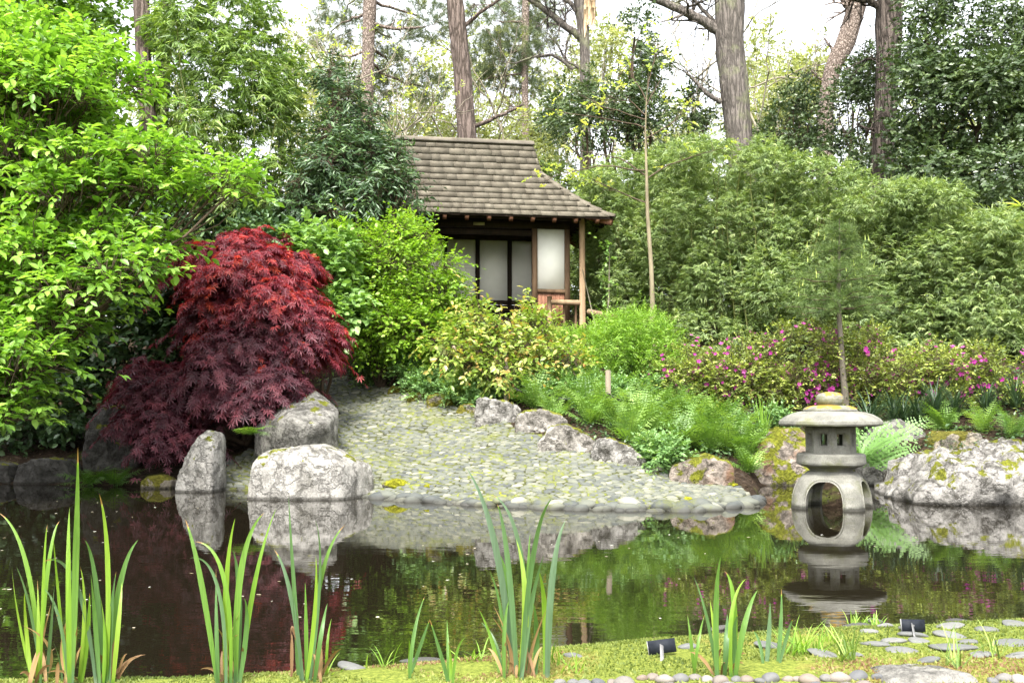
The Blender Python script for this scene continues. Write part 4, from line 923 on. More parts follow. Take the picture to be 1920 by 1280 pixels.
def build_trunks():
    trunk_tree("pine_tree", [(846, -60, 32), (852, 0, 33), (866, 120, 34), (874, 230, 36), (879, 330, 40)], 27, 34, 'bark_red', "straight reddish-brown pine trunk rising directly behind the tea house roof", [([(874, 243), (910, 228), (960, 207), (985, 193)], .075, .03), ([(872, 48), (900, 22), (930, 0), (960, -20)], .06, .03)], seed=1)
    trunk_tree("pine_tree", [(1368, -60, 60), (1367, 0, 58), (1368, 90, 54), (1380, 200, 50), (1391, 300, 52)], 25, 55, 'bark_grey', "thickest grey trunk with a mossy limb reaching left, above the bamboo", [([(1352, 60), (1318, 42), (1270, 20), (1200, -8)], .15, .1), ([(1350, 50), (1320, 22), (1290, -10)], .06, .04), ([(1352, 192), (1325, 178), (1305, 155), (1282, 138)], .07, .035)], seed=2)
    trunk_tree("pine_tree", [(1674, -40, 56), (1668, 20, 50), (1664, 150, 44), (1657, 260, 42), (1655, 380, 48)], 23, 44, 'bark_dark', "dark brown furrowed trunk standing against the right-hand holly", [([(1655, 18), (1628, 4), (1595, -8)], .1, .07), ([(1648, 242), (1622, 238), (1606, 234)], .04, .02), ([(1680, 248), (1710, 246), (1735, 240)], .05, .03), ([(1652, 112), (1630, 108), (1615, 112)], .03, .015)], seed=3)
    trunk_tree("pine_tree", [(1612, -30, 36), (1604, 20, 34), (1585, 80, 36), (1560, 130, 32), (1548, 190, 30), (1546, 300, 32)], 30, 34, 'bark_pale', "leaning pinkish trunk with snapped stubs left of the dark trunk", [([(1600, 20), (1588, 12), (1580, -10)], .12, .1), ([(1562, 95), (1552, 84), (1547, 72)], .05, .02), ([(1548, 155), (1535, 144), (1522, 132)], .05, .02)], seed=4)
    t = trunk_tree("broken_tree", [(1080, -60, 24), (1090, 20, 24), (1096, 80, 20), (1097, 140, 20), (1098, 300, 22)], 30, 22, 'bark_grey', "grey tree with a pale splintered wound and crooked bare limbs right of the pine", [([(1090, 72), (1062, 55), (1025, 28), (980, -8)], .13, .08), ([(1090, 40), (1075, 15), (1055, -5)], .1, .06), ([(1075, 130), (1040, 104), (1000, 106), (965, 118)], .06, .03), ([(1070, 62), (1064, 80), (1062, 110)], .05, .03), ([(1085, 128), (1060, 112), (1040, 76), (1028, 62)], .05, .02)], seed=5)
    mb = MB(); g = np.random.default_rng(3)
    for k in range(26): x = 1100 + g.uniform(-2, 16); y0 = g.uniform(-20, 20); q = P(x, y0, 29.75 + g.uniform(0, .25)); e = P(x - g.uniform(0, 6), y0 + g.uniform(25, 55), 29.8); tube(mb, [q, (q + e) / 2, e], [.05, .06, .01], 5)
    mb.build("splintered_wound", M['splinter'], t)
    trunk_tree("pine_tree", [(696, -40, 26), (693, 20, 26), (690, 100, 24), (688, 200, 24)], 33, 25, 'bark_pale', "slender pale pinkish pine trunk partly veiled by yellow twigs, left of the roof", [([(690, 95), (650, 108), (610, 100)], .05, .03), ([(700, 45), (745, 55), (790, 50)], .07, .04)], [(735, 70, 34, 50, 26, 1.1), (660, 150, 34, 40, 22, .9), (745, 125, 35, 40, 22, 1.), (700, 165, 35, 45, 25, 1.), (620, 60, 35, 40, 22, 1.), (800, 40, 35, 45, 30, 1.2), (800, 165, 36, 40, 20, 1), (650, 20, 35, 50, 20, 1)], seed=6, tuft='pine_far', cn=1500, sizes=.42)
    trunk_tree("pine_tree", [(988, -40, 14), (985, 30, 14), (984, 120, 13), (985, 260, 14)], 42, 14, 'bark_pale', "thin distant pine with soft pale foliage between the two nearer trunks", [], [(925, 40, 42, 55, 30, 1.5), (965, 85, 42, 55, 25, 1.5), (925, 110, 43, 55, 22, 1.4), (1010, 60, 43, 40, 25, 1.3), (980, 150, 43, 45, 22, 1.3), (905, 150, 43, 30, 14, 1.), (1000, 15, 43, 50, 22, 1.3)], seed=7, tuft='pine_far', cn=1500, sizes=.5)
    trunk_tree("pine_tree", [(262, -40, 30), (266, 30, 30), (270, 120, 30), (278, 260, 34)], 17.7, 30, 'bark_red', "brown trunk between the bright shrub and the tall dark bamboo", [], seed=8)
    trunk_tree("pine_tree", [(318, -40, 26), (312, 30, 26), (306, 120, 26), (300, 260, 30)], 20.2, 26, 'bark_dark', "dark leaning trunk half buried in the tall bamboo", [], seed=9)
build_trunks()

# ---------------------------------------------------------------- background shrubs and trees
def build_background():
    plant("holly_tree", on(1150, 24), "loose grey-green holly behind the sapling, right of the roof", "holly", [(1150, 195, 24, 80, 60, 1.2), (1190, 70, 24, 48, 65, .8), (1100, 240, 24, 75, 45, 1.1), (1220, 250, 24, 60, 55, 1.), (1180, 140, 24, 75, 45, 1.), (1065, 190, 25, 45, 45, .9)], SMALL, 'holly', 2300, 9, .3, .1, 1, "hollies behind the bamboo", sr=.06, cut=.36, flat=.3)
    plant("holly_tree", on(1310, 26), "small holly seen left of the thickest trunk", "holly", [(1305, 205, 26, 45, 40, .8), (1320, 260, 26, 50, 40, .9)], SMALL, 'holly', 600, 9, .3, .1, 2, "hollies behind the bamboo", sr=.05, cut=.38, flat=.3)
    plant("holly_tree", on(1480, 25.5), "holly between the thickest trunk and the leaning trunk", "holly", [(1480, 230, 25.5, 60, 50, 1.1), (1450, 300, 25.5, 60, 45, 1.), (1530, 270, 25.5, 60, 60, 1.1), (1500, 180, 25.5, 30, 30, .7)], SMALL, 'holly', 1500, 9, .3, .1, 3, "hollies behind the bamboo", sr=.06, cut=.38, flat=.3)
    plant("holly_tree", on(1600, 24.3), "dark holly wrapped round the foot of the leaning trunk", "holly", [(1600, 200, 24.3, 50, 60, .9), (1590, 300, 24.3, 65, 55, 1.), (1630, 130, 24.3, 30, 50, .7), (1640, 330, 24, 60, 50, .9)], SMALL, 'holly', 1600, 9, .3, .1, 4, "hollies behind the bamboo", sr=.06, cut=.33, flat=.3)
    plant("holly_tree", on(1800, 20.5), "biggest and darkest holly, filling the upper right corner", "holly", [(1780, 80, 20.5, 90, 85, 1.2), (1880, 90, 20, 90, 100, 1.2), (1740, 200, 20.3, 75, 85, 1.1), (1840, 210, 20, 110, 100, 1.4), (1760, 320, 20, 90, 80, 1.3), (1880, 330, 19.6, 110, 100, 1.5), (1730, 20, 20.6, 50, 40, .8), (1960, 200, 20, 90, 200, 1.3), (1800, 400, 19.6, 90, 60, 1.2), (1700, 290, 20.5, 40, 60, .8)], SMALL, 'holly', 7200, 9, .3, .11, 5, "hollies behind the bamboo", sr=.09, cut=.25, flat=.3)
    plant("green_tree", on(80, 21), "leafy mid-green tree beyond the bright shrub in the top left corner", "tree", blobs_px([(60, 40, 21, 130, 80, 1.5), (150, 90, 20.6, 80, 85, 1.2), (150, 10, 21, 80, 60, 1.2), (-60, 60, 21, 100, 120, 1.5), (120, 200, 21.5, 120, 90, 1.3), (60, 330, 21.5, 160, 100, 1.3)]), OVAL, 'green_tree', 3000, 8, .4, .13, 6, sr=.1, cut=.3)
    plant("laurel_bush", on(670, 17.6), "dark glossy laurel covering the left end of the tea house roof", "laurel", [(665, 330, 17.6, 85, 60, .9), (610, 290, 17.8, 55, 60, .8), (640, 210, 18, 45, 50, .6), (700, 370, 17.3, 75, 40, .7), (590, 380, 17.5, 60, 50, .8), (650, 405, 17.5, 110, 35, .8), (690, 240, 18, 35, 40, .5), (765, 385, 17.2, 30, 25, .4), (715, 300, 17.5, 40, 40, .5), (750, 340, 17.2, 35, 25, .4), (620, 150, 18.3, 22, 40, .4)], NARROW, 'laurel', 2900, 8, .34, .15, 7, sr=.05, flat=.4, droop=.4, hang=.25, cut=.36, twig=True)
    # light far trees that close the view, each with its own crown
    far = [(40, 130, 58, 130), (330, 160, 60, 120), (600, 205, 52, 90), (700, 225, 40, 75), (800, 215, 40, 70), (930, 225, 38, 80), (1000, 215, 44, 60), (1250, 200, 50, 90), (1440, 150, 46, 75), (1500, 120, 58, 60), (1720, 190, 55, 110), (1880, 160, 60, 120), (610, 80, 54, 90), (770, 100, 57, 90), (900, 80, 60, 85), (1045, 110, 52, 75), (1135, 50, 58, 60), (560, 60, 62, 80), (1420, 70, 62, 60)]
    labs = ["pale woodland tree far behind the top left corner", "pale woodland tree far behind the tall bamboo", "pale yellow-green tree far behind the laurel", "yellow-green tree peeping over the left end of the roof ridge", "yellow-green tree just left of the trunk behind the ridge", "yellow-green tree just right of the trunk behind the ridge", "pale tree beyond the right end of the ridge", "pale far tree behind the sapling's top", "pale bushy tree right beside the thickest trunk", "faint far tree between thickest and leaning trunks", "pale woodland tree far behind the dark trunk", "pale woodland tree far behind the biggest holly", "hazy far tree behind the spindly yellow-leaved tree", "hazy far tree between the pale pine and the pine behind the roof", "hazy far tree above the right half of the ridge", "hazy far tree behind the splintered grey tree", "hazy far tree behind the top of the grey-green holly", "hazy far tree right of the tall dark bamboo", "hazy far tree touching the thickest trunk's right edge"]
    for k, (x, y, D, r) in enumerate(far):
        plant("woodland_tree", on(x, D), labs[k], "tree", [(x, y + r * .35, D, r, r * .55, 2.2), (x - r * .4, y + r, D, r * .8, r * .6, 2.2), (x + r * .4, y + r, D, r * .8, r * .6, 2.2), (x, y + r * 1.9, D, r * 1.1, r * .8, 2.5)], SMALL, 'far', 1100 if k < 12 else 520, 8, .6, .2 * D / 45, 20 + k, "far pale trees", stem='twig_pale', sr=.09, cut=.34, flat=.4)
    # thin twiggy trees with sparse young leaves
    g = np.random.default_rng(5)
    for k, (bx, D, lean, lab, lv) in enumerate([(600, 24, (.18, 0, 1), "spindly young tree with yellow and orange leaves left of the pale pine trunk", 'yellow'), (745, 30, (-.1, 0, 1), "bare twiggy tree with sparse yellowish leaves between pine trunks", 'yellow'), (1010, 36, (-.15, 0, 1), "tangle of pale bare branches behind the roof's right end", 'far'), (1290, 34, (.1, 0, 1), "thin bare tree against the sky left of the thickest trunk", 'far'), (1460, 38, (.05, 0, 1), "bare crooked tree against the white sky right of the thickest trunk", 'far')]):
        b = on(bx, D); t = thing("twiggy_tree", b, lab, "tree", "twiggy young trees"); mb = MB(); tips = []
        h = (P(bx, -40, D)[2] - b[2]) * .42
        branchy(mb, g, b, lean, h, .085 * D / 26, 4, tips, 3, .5, .22, 5); mb.build("trunk", M['twig_pale'], t)
        tp = np.array([a for a, d in tips]); td = np.array([d for a, d in tips]); sel = g.uniform(size=len(tp)) < (.8 if lv == 'yellow' else .5); lb = MB()
        sprays(lb, g, SMALL, tp[sel], td[sel], 6, .3, .12 * D / 28, up=.1); lb.build("crown", LM[lv], t)
    hz = [(-60, 22, "far left"), (120, 24, "bright shrub"), (300, 24, "brown trunks"), (470, 23.5, "tall dark bamboo"), (1080, 28, "right end of the roof"), (1200, 27, "sapling"), (1320, 28, "left side of the thickest trunk"), (1440, 27.5, "right side of the thickest trunk"), (1560, 27, "leaning trunk"), (1690, 25.5, "dark trunk"), (1820, 24, "left half of the biggest holly"), (1950, 23, "right half of the biggest holly")]
    for k, (x, D, w) in enumerate(hz):
        plant("evergreen_shrub", on(x, D), "shaded evergreen undergrowth glimpsed behind the " + w, "shrub", [(x - 35, 420, D, 75, 75, 1.1), (x + 40, 440, D, 70, 80, 1.1), (x, 530, D, 95, 80, 1.2), (x, 610, D, 95, 60, 1.2)], SMALL, 'holly', 1000, 8, .4, .22, 80 + k, "evergreen undergrowth of the wood", sr=.05, inner=.2, lump=3)
build_background()

# ---------------------------------------------------------------- bamboo
def build_bamboo():
    T0 = "bamboo clumps of the right-hand thicket"
    cl = [(1125, 22.5, [(1125, 470, 45, 75), (1130, 390, 45, 55), (1120, 550, 45, 50)], "narrow bamboo clump beside the tea house's outer post", 480), (1175, 21.2, [(1165, 340, 70, 50), (1170, 450, 70, 80), (1165, 550, 60, 60)], "bamboo clump left of the sapling stem", 800), (1255, 20, [(1255, 320, 75, 50), (1250, 430, 80, 90), (1260, 540, 75, 70)], "bamboo clump behind the sapling stem", 950), (1345, 19, [(1340, 315, 75, 48), (1345, 420, 85, 90), (1350, 540, 85, 80)], "bamboo clump at the foot of the thickest trunk", 1050), (1440, 18.7, [(1440, 325, 80, 48), (1440, 430, 85, 90), (1445, 550, 85, 80)], "bamboo clump right of the thickest trunk, left of the small pine", 1050), (1540, 18.3, [(1535, 345, 90, 50), (1540, 450, 90, 90), (1545, 570, 90, 80)], "bamboo clump directly behind the small pine", 1100), (1635, 18, [(1630, 385, 85, 50), (1640, 490, 85, 80), (1645, 590, 85, 80)], "bamboo clump in front of the dark brown trunk", 1050), (1735, 17.5, [(1730, 395, 85, 50), (1740, 500, 90, 90), (1745, 610, 90, 80)], "bamboo clump under the left side of the biggest holly", 1150), (1840, 17, [(1835, 445, 85, 50), (1845, 540, 95, 90), (1850, 640, 95, 70)], "bamboo clump second from the right end of the thicket", 1150), (1940, 16.7, [(1930, 465, 85, 45), (1945, 570, 95, 100), (1950, 660, 95, 70)], "bamboo clump cut by the right edge of the picture", 900)]
    back = [(1070, 300, 25), (1130, 340, 24), (1230, 330, 22.5), (1330, 330, 22), (1430, 340, 21.6), (1530, 370, 21.2), (1640, 385, 21), (1760, 410, 20.3), (1880, 440, 20)]
    bl2 = ["the roof's right slope", "the tea house's right end", "the sapling clump", "the clump at the thickest trunk's foot", "the clump left of the small pine", "the clump the small pine stands against", "the clump in front of the dark trunk", "the clump under the biggest holly", "the right-hand end of the thicket"]
    for k, (x, y, D) in enumerate(back): cl.append((x, D, [(x, y + 40, 75, 50), (x + 10, y + 120, 85, 80), (x, y + 200, 80, 60)], "bamboo of the back row, standing behind " + bl2[k], 420))
    for k, (px, D, bl, lab, N) in enumerate(cl):
        if k > 1 and k < 10: bl = bl + [(px - 20, 640, 80, 55)]
        g = np.random.default_rng(300 + k); t = thing("bamboo_clump", on(px, D), lab, "bamboo", T0)
        b = blobs_px([(x, y, D + g.uniform(-.3, .3), rx, ry, 1.0) for x, y, rx, ry in bl]); mb = MB(); p, o = crown(g, lumps(g, b, 7, .34, .92), int(N * 4.1), .6, .1, 1.3); o[:, 2] *= .5
        sprays(mb, g, LANCE, p, o, 11, .2, .112, fan=True, spread=1.0, droop=.3, hang=.35, flat=.5, up=.25, jit=.5); mb.build("foliage", LM['bamboo'], t)
        cm = MB()
        for q in range(10):
            a = on(px + g.uniform(-55, 55), D + g.uniform(-.6, .6)); c, r = b[int(g.integers(0, 2))]; limb(cm, g, a, c + nrm(g.normal(size=3)) * r * .7, .018, .006, .03, 6, 5)
        cm.build("cane", M['cane'], t)
    for k, (px, D, bl, lab, N) in enumerate([(430, 17.2, [(430, 40, 95, 80), (430, 150, 110, 90), (500, 200, 55, 80), (380, 250, 70, 60), (470, 290, 80, 50), (440, 380, 90, 60), (360, 90, 55, 90)], "tall dark bamboo clump towering above the bright shrub", 2100), (310, 18.2, [(322, 60, 28, 60), (330, 150, 34, 55), (315, 230, 40, 50)], "smaller dark bamboo clinging to the brown trunks", 520), (530, 18.6, [(535, 130, 25, 60), (540, 240, 30, 60), (525, 330, 35, 60)], "thin bamboo plume on the right of the tall dark clump", 380)]):
        g = np.random.default_rng(330 + k); t = thing("bamboo_clump", on(px, D), lab, "bamboo", "dark bamboos at the upper left")
        b = blobs_px([(x, y, D + g.uniform(-.3, .3), rx, ry, .95) for x, y, rx, ry in bl]); mb = MB(); p, o = crown(g, lumps(g, b, 6, .42), N, .5, .32, 1.2); o[:, 2] *= .5
        sprays(mb, g, LANCE, p, o, 10, .28, .2, fan=True, spread=1.1, droop=.35, hang=.5, flat=.4, up=.1, jit=.5, wid=1.0); mb.build("foliage", LM['bamboo_deep'], t)
        cm = MB()
        for q in range(14 if k == 0 else 6):
            a = on(px + g.uniform(-50, 50), D + g.uniform(-.4, .4)); c, r = b[int(g.integers(0, len(b)))]; limb(cm, g, a, c + nrm(g.normal(size=3)) * r * .7, .022, .007, .03, 6, 5)
        cm.build("cane", M['cane'], t)
build_bamboo()

# ---------------------------------------------------------------- middle ground shrubs
def build_shrubs():
    gd = np.random.default_rng(41); pl = [(-220, 40), (60, 60), (120, 70), (165, 120), (205, 190), (265, 245), (350, 285), (430, 318), (465, 350), (430, 372), (350, 385), (285, 410), (262, 470), (185, 560), (135, 630), (70, 660), (30, 720), (-15, 790), (-220, 850)]
    dog = []
    while len(dog) < 74:
        q = np.array([[gd.uniform(-220, 540), gd.uniform(20, 820)]])
        if not inpoly(q, pl): continue
        x, y = q[0]; k = gd.uniform(.75, 1.2) * (1 if x < 330 else .6)
        if all((x - b[0]) ** 2 / 4 + (y - b[1]) ** 2 > 26 ** 2 for b in dog): dog.append((x, y, 10.8 + 1.3 * (1 - y / 900) + gd.uniform(-.5, .5), 85 * k, 36 * k, .6 * k))
    plant("leafy_shrub", (-6.95, 11.6, T(-6.95, 11.6)), "huge bright green broad-leaved shrub overhanging the pond on the left", "shrub",
          dog, BROAD, 'dogwood', 6400, 7, .34, .128, 40, sr=.03, inner=.3, cut=.3, twig=True, flat=.85, droop=.25, hang=.1, spread=.85, half=True, lump=0)
    plant("dark_undershrub", on(300, 15.2), "shaded dark green shrub behind the maple's left shoulder", "shrub", [(300, 520, 15.2, 110, 90, .9), (200, 620, 15.2, 130, 90, .9), (90, 560, 15.4, 140, 110, .9), (330, 640, 15, 70, 80, .8), (480, 450, 16, 60, 40, .7), (80, 690, 15.3, 120, 50, .7), (40, 780, 14.8, 90, 40, .6), (160, 760, 14.8, 70, 50, .6), (-40, 700, 14.8, 90, 90, .7)], OVAL, 'laurel', 2800, 8, .3, .12, 41, sr=.04)  # lowest left blobs added to darken the bank where deep shade lies
    plant("dark_undershrub", on(230, 17.3), "dark evergreen glimpsed between the bright shrub and the tall bamboo", "shrub", [(250, 420, 17.3, 120, 80, .9), (120, 420, 17.3, 120, 90, .9), (370, 420, 17.3, 90, 60, .8), (20, 450, 17.3, 120, 100, .9), (200, 320, 17.6, 110, 60, .8), (450, 440, 17.1, 70, 40, .6)], OVAL, 'laurel', 2000, 8, .3, .13, 49, sr=.04)
    # red maple: two layered domes of drooping palmate leaves
    t = thing("red_maple", on(470, 14.3), "low domed red and purple cut-leaf maple beside the cobbled beach", "maple")
    g = np.random.default_rng(60); bl = blobs_px([(430, 512, 14.4, 85, 56, .8), (485, 540, 14.3, 110, 78, .9), (548, 598, 14.1, 76, 72, .7), (470, 595, 13.9, 98, 54, .6), (385, 550, 14.4, 52, 66, .6), (585, 645, 14, 46, 40, .45), (535, 655, 13.8, 75, 44, .45)])
    mb = MB(); p, o = crown(g, lumps(g, bl, 6, .42, .8), 4200, .74, .33, 1.2, True); sprays(mb, g, PALM, p, o, 7, .22, .112, up=-.2, droop=.6, hang=.5, flat=.45, spread=.7, jit=.25); mb.build("crown", LM['maple_red'], t)
    b2 = blobs_px([(390, 735, 13.6, 120, 75, .7), (310, 790, 13.4, 62, 52, .5), (465, 735, 13.4, 88, 58, .5), (285, 730, 13.9, 48, 50, .5), (330, 832, 13.2, 60, 28, .4), (425, 690, 13.7, 88, 40, .5), (525, 718, 13.5, 40, 34, .4), (475, 645, 13.75, 88, 45, .5), (560, 655, 13.8, 52, 38, .4), (405, 610, 14.1, 55, 50, .5)])
    mb = MB(); p, o = crown(g, lumps(g, b2, 6, .42, .8), 4600, .74, .33, 1.2, True); sprays(mb, g, PALM, p, o, 7, .22, .112, up=-.2, droop=.6, hang=.5, flat=.45, spread=.7, jit=.25); mb.build("crown", LM['maple_purple'], t)
    tw = MB(); b0 = on(470, 14.3) - (0, 0, .1)
    for c, r in bl + b2:
        limb(tw, g, b0, c - (0, 0, r[2] * .2), .05, .02, .12, 8, 6)
        for _ in range(5): limb(tw, g, c - (0, 0, r[2] * .2), c + nrm(g.normal(size=3) * (1, 1, .4)) * r * .8, .018, .005, .1, 5, 4)
    tw.build("branch", M['twig'], t)
    plant("lime_shrub", on(720, 16.6), "bright yellow-green shrub in front of the tea house's left half", "shrub", [(690, 465, 16.8, 95, 50, .8), (770, 450, 16.7, 50, 35, .5), (760, 520, 16.4, 95, 65, .8), (650, 560, 16.3, 75, 85, .8), (740, 600, 16.2, 100, 75, .8), (830, 545, 16.3, 40, 40, .5), (800, 600, 16.1, 70, 55, .6), (690, 630, 16, 70, 40, .6), (620, 470, 16.9, 50, 40, .6)], OVAL, 'lime', 3300, 8, .3, .075, 42, sr=.03, inner=.6, cut=.2, twig=True, twr=.004, up=.3)
    plant("hydrangea_bush", on(600, 16), "fresh light green broad-leaved hydrangea between the maple and the bright yellow-green shrub", "hydrangea", [(585, 470, 15.9, 50, 40, .5), (620, 525, 15.6, 50, 45, .5), (650, 590, 15.4, 40, 40, .4), (645, 480, 15.9, 40, 35, .5)], OVAL, 'hydrangea', 620, 7, .22, .13, 43, sr=.03, flat=.8)
    plant("copper_shrub", on(960, 15), "loose shrub with copper and cream tinted leaves in front of the tea house opening", "shrub", [(950, 615, 15.1, 85, 32, .6), (890, 640, 14.9, 75, 38, .6), (1005, 655, 15, 65, 28, .6), (950, 675, 14.7, 105, 38, .6), (870, 680, 14.6, 55, 30, .4), (940, 698, 14.4, 80, 24, .4), (1065, 675, 14.9, 42, 22, .4), (905, 575, 15.2, 45, 20, .35), (960, 580, 15.2, 45, 18, .35), (1000, 612, 15.2, 26, 14, .3)], BROAD, 'orange', 1150, 6, .3, .105, 44, sr=.02, inner=.45, cut=.34, twig=True, twr=.004, flat=.75)
    plant("feathery_shrub", on(1190, 15.6), "fine feathery light green bush left of the pink azaleas", "shrub", [(1195, 620, 15.7, 70, 40, .6), (1170, 660, 15.5, 75, 45, .6), (1225, 680, 15.4, 65, 40, .6), (1110, 690, 15.3, 45, 30, .4), (1240, 640, 15.7, 35, 30, .4)], NARROW, 'fine', 1900, 12, .26, .06, 45, sr=.015, inner=.5, up=.6)
    plant("feathery_shrub", on(1095, 17), "pale green feathery plant at the foot of the outer post", "shrub", [(1090, 640, 17, 60, 20, .6), (1145, 630, 17.2, 40, 20, .5)], NARROW, 'fine', 650, 12, .26, .065, 46, sr=.015, up=.6)
    # low herbs in the border
    g = np.random.default_rng(70)
    spots = [(725, 690, 40), (770, 705, 40), (720, 660, 32), (810, 690, 40), (850, 715, 38), (870, 735, 36), (760, 670, 34), (1000, 690, 40), (1050, 690, 36), (1035, 725, 34), (1090, 720, 36), (1215, 735, 38), (905, 735, 32), (1150, 745, 32), (1245, 855, 40), (1225, 845, 32), (1180, 700, 34), (960, 728, 34), (1010, 730, 32), (1095, 738, 34), (1145, 738, 32), (690, 700, 30), (790, 728, 30), (1380, 800, 30), (1450, 790, 28)]
    for k, (x, y, r) in enumerate(spots):
        q = G(x, y + r * .7); D = q[1]
        plant("herb_clump", q, "low pale green leafy herb clump in the border above the path edge" if x < 1200 else "low leafy clump in front of the azaleas, left of the lantern" if x > 1300 else "fresh green leafy clump tucked between ferns and the pale edging rocks", "herb", [(x, y, D, r, r * .75, S(r, D) * .8)], SMALL, 'herb', 210, 9, .18, .06, 500 + k, "herb clumps above the path edge" if x < 1200 else "herb clumps left of the lantern" if x > 1300 else "herb clumps below the ferns", stem=None, inner=.3, up=.4, half=False, part="leaves")
    # azaleas
    az = [(1290, 15.2, [(1290, 690, 75, 50), (1260, 720, 55, 40), (1330, 720, 60, 45)], "pale pink-tinged azalea at the left end of the azalea bank", 34, 0), (1400, 15, [(1395, 680, 75, 55), (1430, 720, 70, 45), (1370, 720, 60, 45)], "azalea with scattered magenta blooms left of the small pine", 50, 1), (1500, 14.9, [(1500, 660, 65, 60), (1480, 730, 75, 50), (1540, 720, 60, 50)], "tall azalea with the most magenta blooms just left of the pine stem", 100, 2), (1610, 14.8, [(1605, 665, 55, 55), (1620, 720, 65, 45), (1570, 755, 60, 35)], "azalea straight behind the pine stem and the lantern top", 50, 3), (1710, 14.6, [(1710, 700, 65, 45), (1700, 750, 65, 45), (1745, 690, 35, 55)], "azalea right of the pine stem with one bloom held high", 60, 4), (1810, 14.4, [(1810, 710, 75, 55), (1800, 765, 75, 40)], "azalea behind the moss topped stone at the right", 90, 5), (1910, 14.2, [(1905, 720, 65, 60), (1910, 770, 75, 40), (1970, 740, 70, 60)], "azalea cut by the right edge of the picture", 80, 6)]
    for px, D, bl, lab, nf, sd in az:
        b = [(x, y, D, rx, ry, .6) for x, y, rx, ry in bl]; t = plant("azalea_bush", on(px, D), lab, "azalea", b, SMALL, 'azalea', 1100, 8, .2, .055, 600 + sd, "azaleas along the far bank", sr=.02, inner=.45, cut=.28, up=.5, twig=True, twr=.003)
        g = np.random.default_rng(650 + sd); p, o = crown(g, blobs_px(b), 1600, .9, 0); f = fbm(p * 2.2 + sd, 2); p, o = p[(f > .44) & (o[:, 1] < .5)], o[(f > .44) & (o[:, 1] < .5)]; sel = g.permutation(len(p))[:int(nf * 1.5)]
        mb = MB(); fp = np.repeat(p[sel], 2, 0) + g.normal(size=(len(sel) * 2, 3)) * .05; fo = np.repeat(o[sel], 2, 0); put(mb, FLOWER, fp, np.cross(fo, g.normal(size=fo.shape)), fo + (0, -.5, .3), g.uniform(.016, .042, len(fp)), g.uniform(0, 1, len(fp))); mb.build("blossom", LM['blossom'], t)
build_shrubs()

# ---------------------------------------------------------------- ferns, straps
def frond(mb, base, az, el, L, g, pairs=20, wmax=.2, teeth=4, droop=.9, tint=.5, pw=.36, roll=0.):
    t = np.linspace(0, 1, pairs + 2); h = np.array((math.cos(az), math.sin(az), 0)); ang = el - droop * t ** 1.3
    st = np.stack([np.cos(ang)[:, None] * h + np.sin(ang)[:, None] * np.array((0, 0, 1.))], 0)[0] * (L / (pairs + 1)); path = base + np.concatenate([[np.zeros(3)], np.cumsum(st[:-1], 0)])
    tube(mb, path, np.linspace(.0045, .001, len(path)) * (L / .7), 3, .15, cap=False)
    side0 = np.array((-h[1], h[0], 0)); V = []; Fs = []
    for i in range(2, pairs + 2):
        tt = t[i]; ln = wmax * L * (math.sin(math.pi * min(1, (tt * .93 + .07)) ** .75) ** .8) * g.uniform(.75, 1.12)
        d0 = nrm(st[i]); n0 = np.cross(side0, d0); side = side0 * math.cos(roll) + n0 * math.sin(roll); nn = np.cross(side, d0)
        for s in (-1, 1):
            dd = nrm(side * s + d0 * g.uniform(.2, .6) + np.array((0, 0, g.uniform(-.35, .05)))); b = path[i]; wv = nrm(d0 - dd * (d0 @ dd)); w = ln * pw * .5; k0 = len(V)
            pts = [b]
            for q in range(teeth):
                f = (q + .7) / teeth; k = (1 - f * .8); pts += [b + dd * ln * f + wv * w * k, b + dd * ln * f - wv * w * k, b + dd * ln * min(1, (f + .16)) - nn * .0]
            V += pts
            prev = 0
            for q in range(teeth):
                a, c, m = k0 + 1 + q * 3, k0 + 2 + q * 3, k0 + 3 + q * 3; pr = k0 + prev; Fs += [(pr, m, a), (pr, c, m)]; prev = 3 + q * 3
    mb.add(np.array(V), [np.array(Fs)], np.clip(tint + g.uniform(-.12, .12), 0, 1))
def fern(q, label, n=13, L=.75, seed=0, mat='fern', group=None, el=(.7, 1.35), az=None, name="fern", **k):
    g = np.random.default_rng(seed); mb = MB()
    for i in range(n):
        a = (i / n * 2 * math.pi + g.uniform(-.3, .3)) if az is None else g.uniform(*az)
        frond(mb, np.asarray(q, float) + (g.uniform(-.03, .03), g.uniform(-.03, .03), -.02), a, g.uniform(*el), L * g.uniform(.7, 1.1), g, tint=g.uniform(.1, .95), roll=g.uniform(-.5, .5), **k)
    return tag(mb.build(name, LM[mat]), label, "fern", group)
def blade_tuft(mb, g, q, n, L, w, spread=.9, stiff=.5):
    for i in range(n):
        a = g.uniform(0, 6.28); h = np.array((math.cos(a), math.sin(a), 0)); e0 = 1.5 - g.uniform(0, spread) ** 1.2; ln = L * g.uniform(.55, 1.1); t = np.linspace(0, 1, 7); an = e0 - (1.6 * (1 - stiff)) * t ** 1.5
        st = (np.cos(an)[:, None] * h + np.sin(an)[:, None] * np.array((0, 0, 1.))) * ln / 6; p = np.asarray(q, float) + np.array((g.normal() * .02, g.normal() * .02, -.01)) + np.concatenate([[np.zeros(3)], np.cumsum(st[:-1], 0)])
        s = np.array((-h[1], h[0], 0)); wd = w * np.array([.7, 1, 1, .9, .7, .4, .05])[:, None] / 2
        v = np.concatenate([p - s * wd, p + s * wd]); k = np.arange(6); mb.add(v, [np.stack([k, k + 1, k + 8, k + 7], 1)], g.uniform(0, 1))
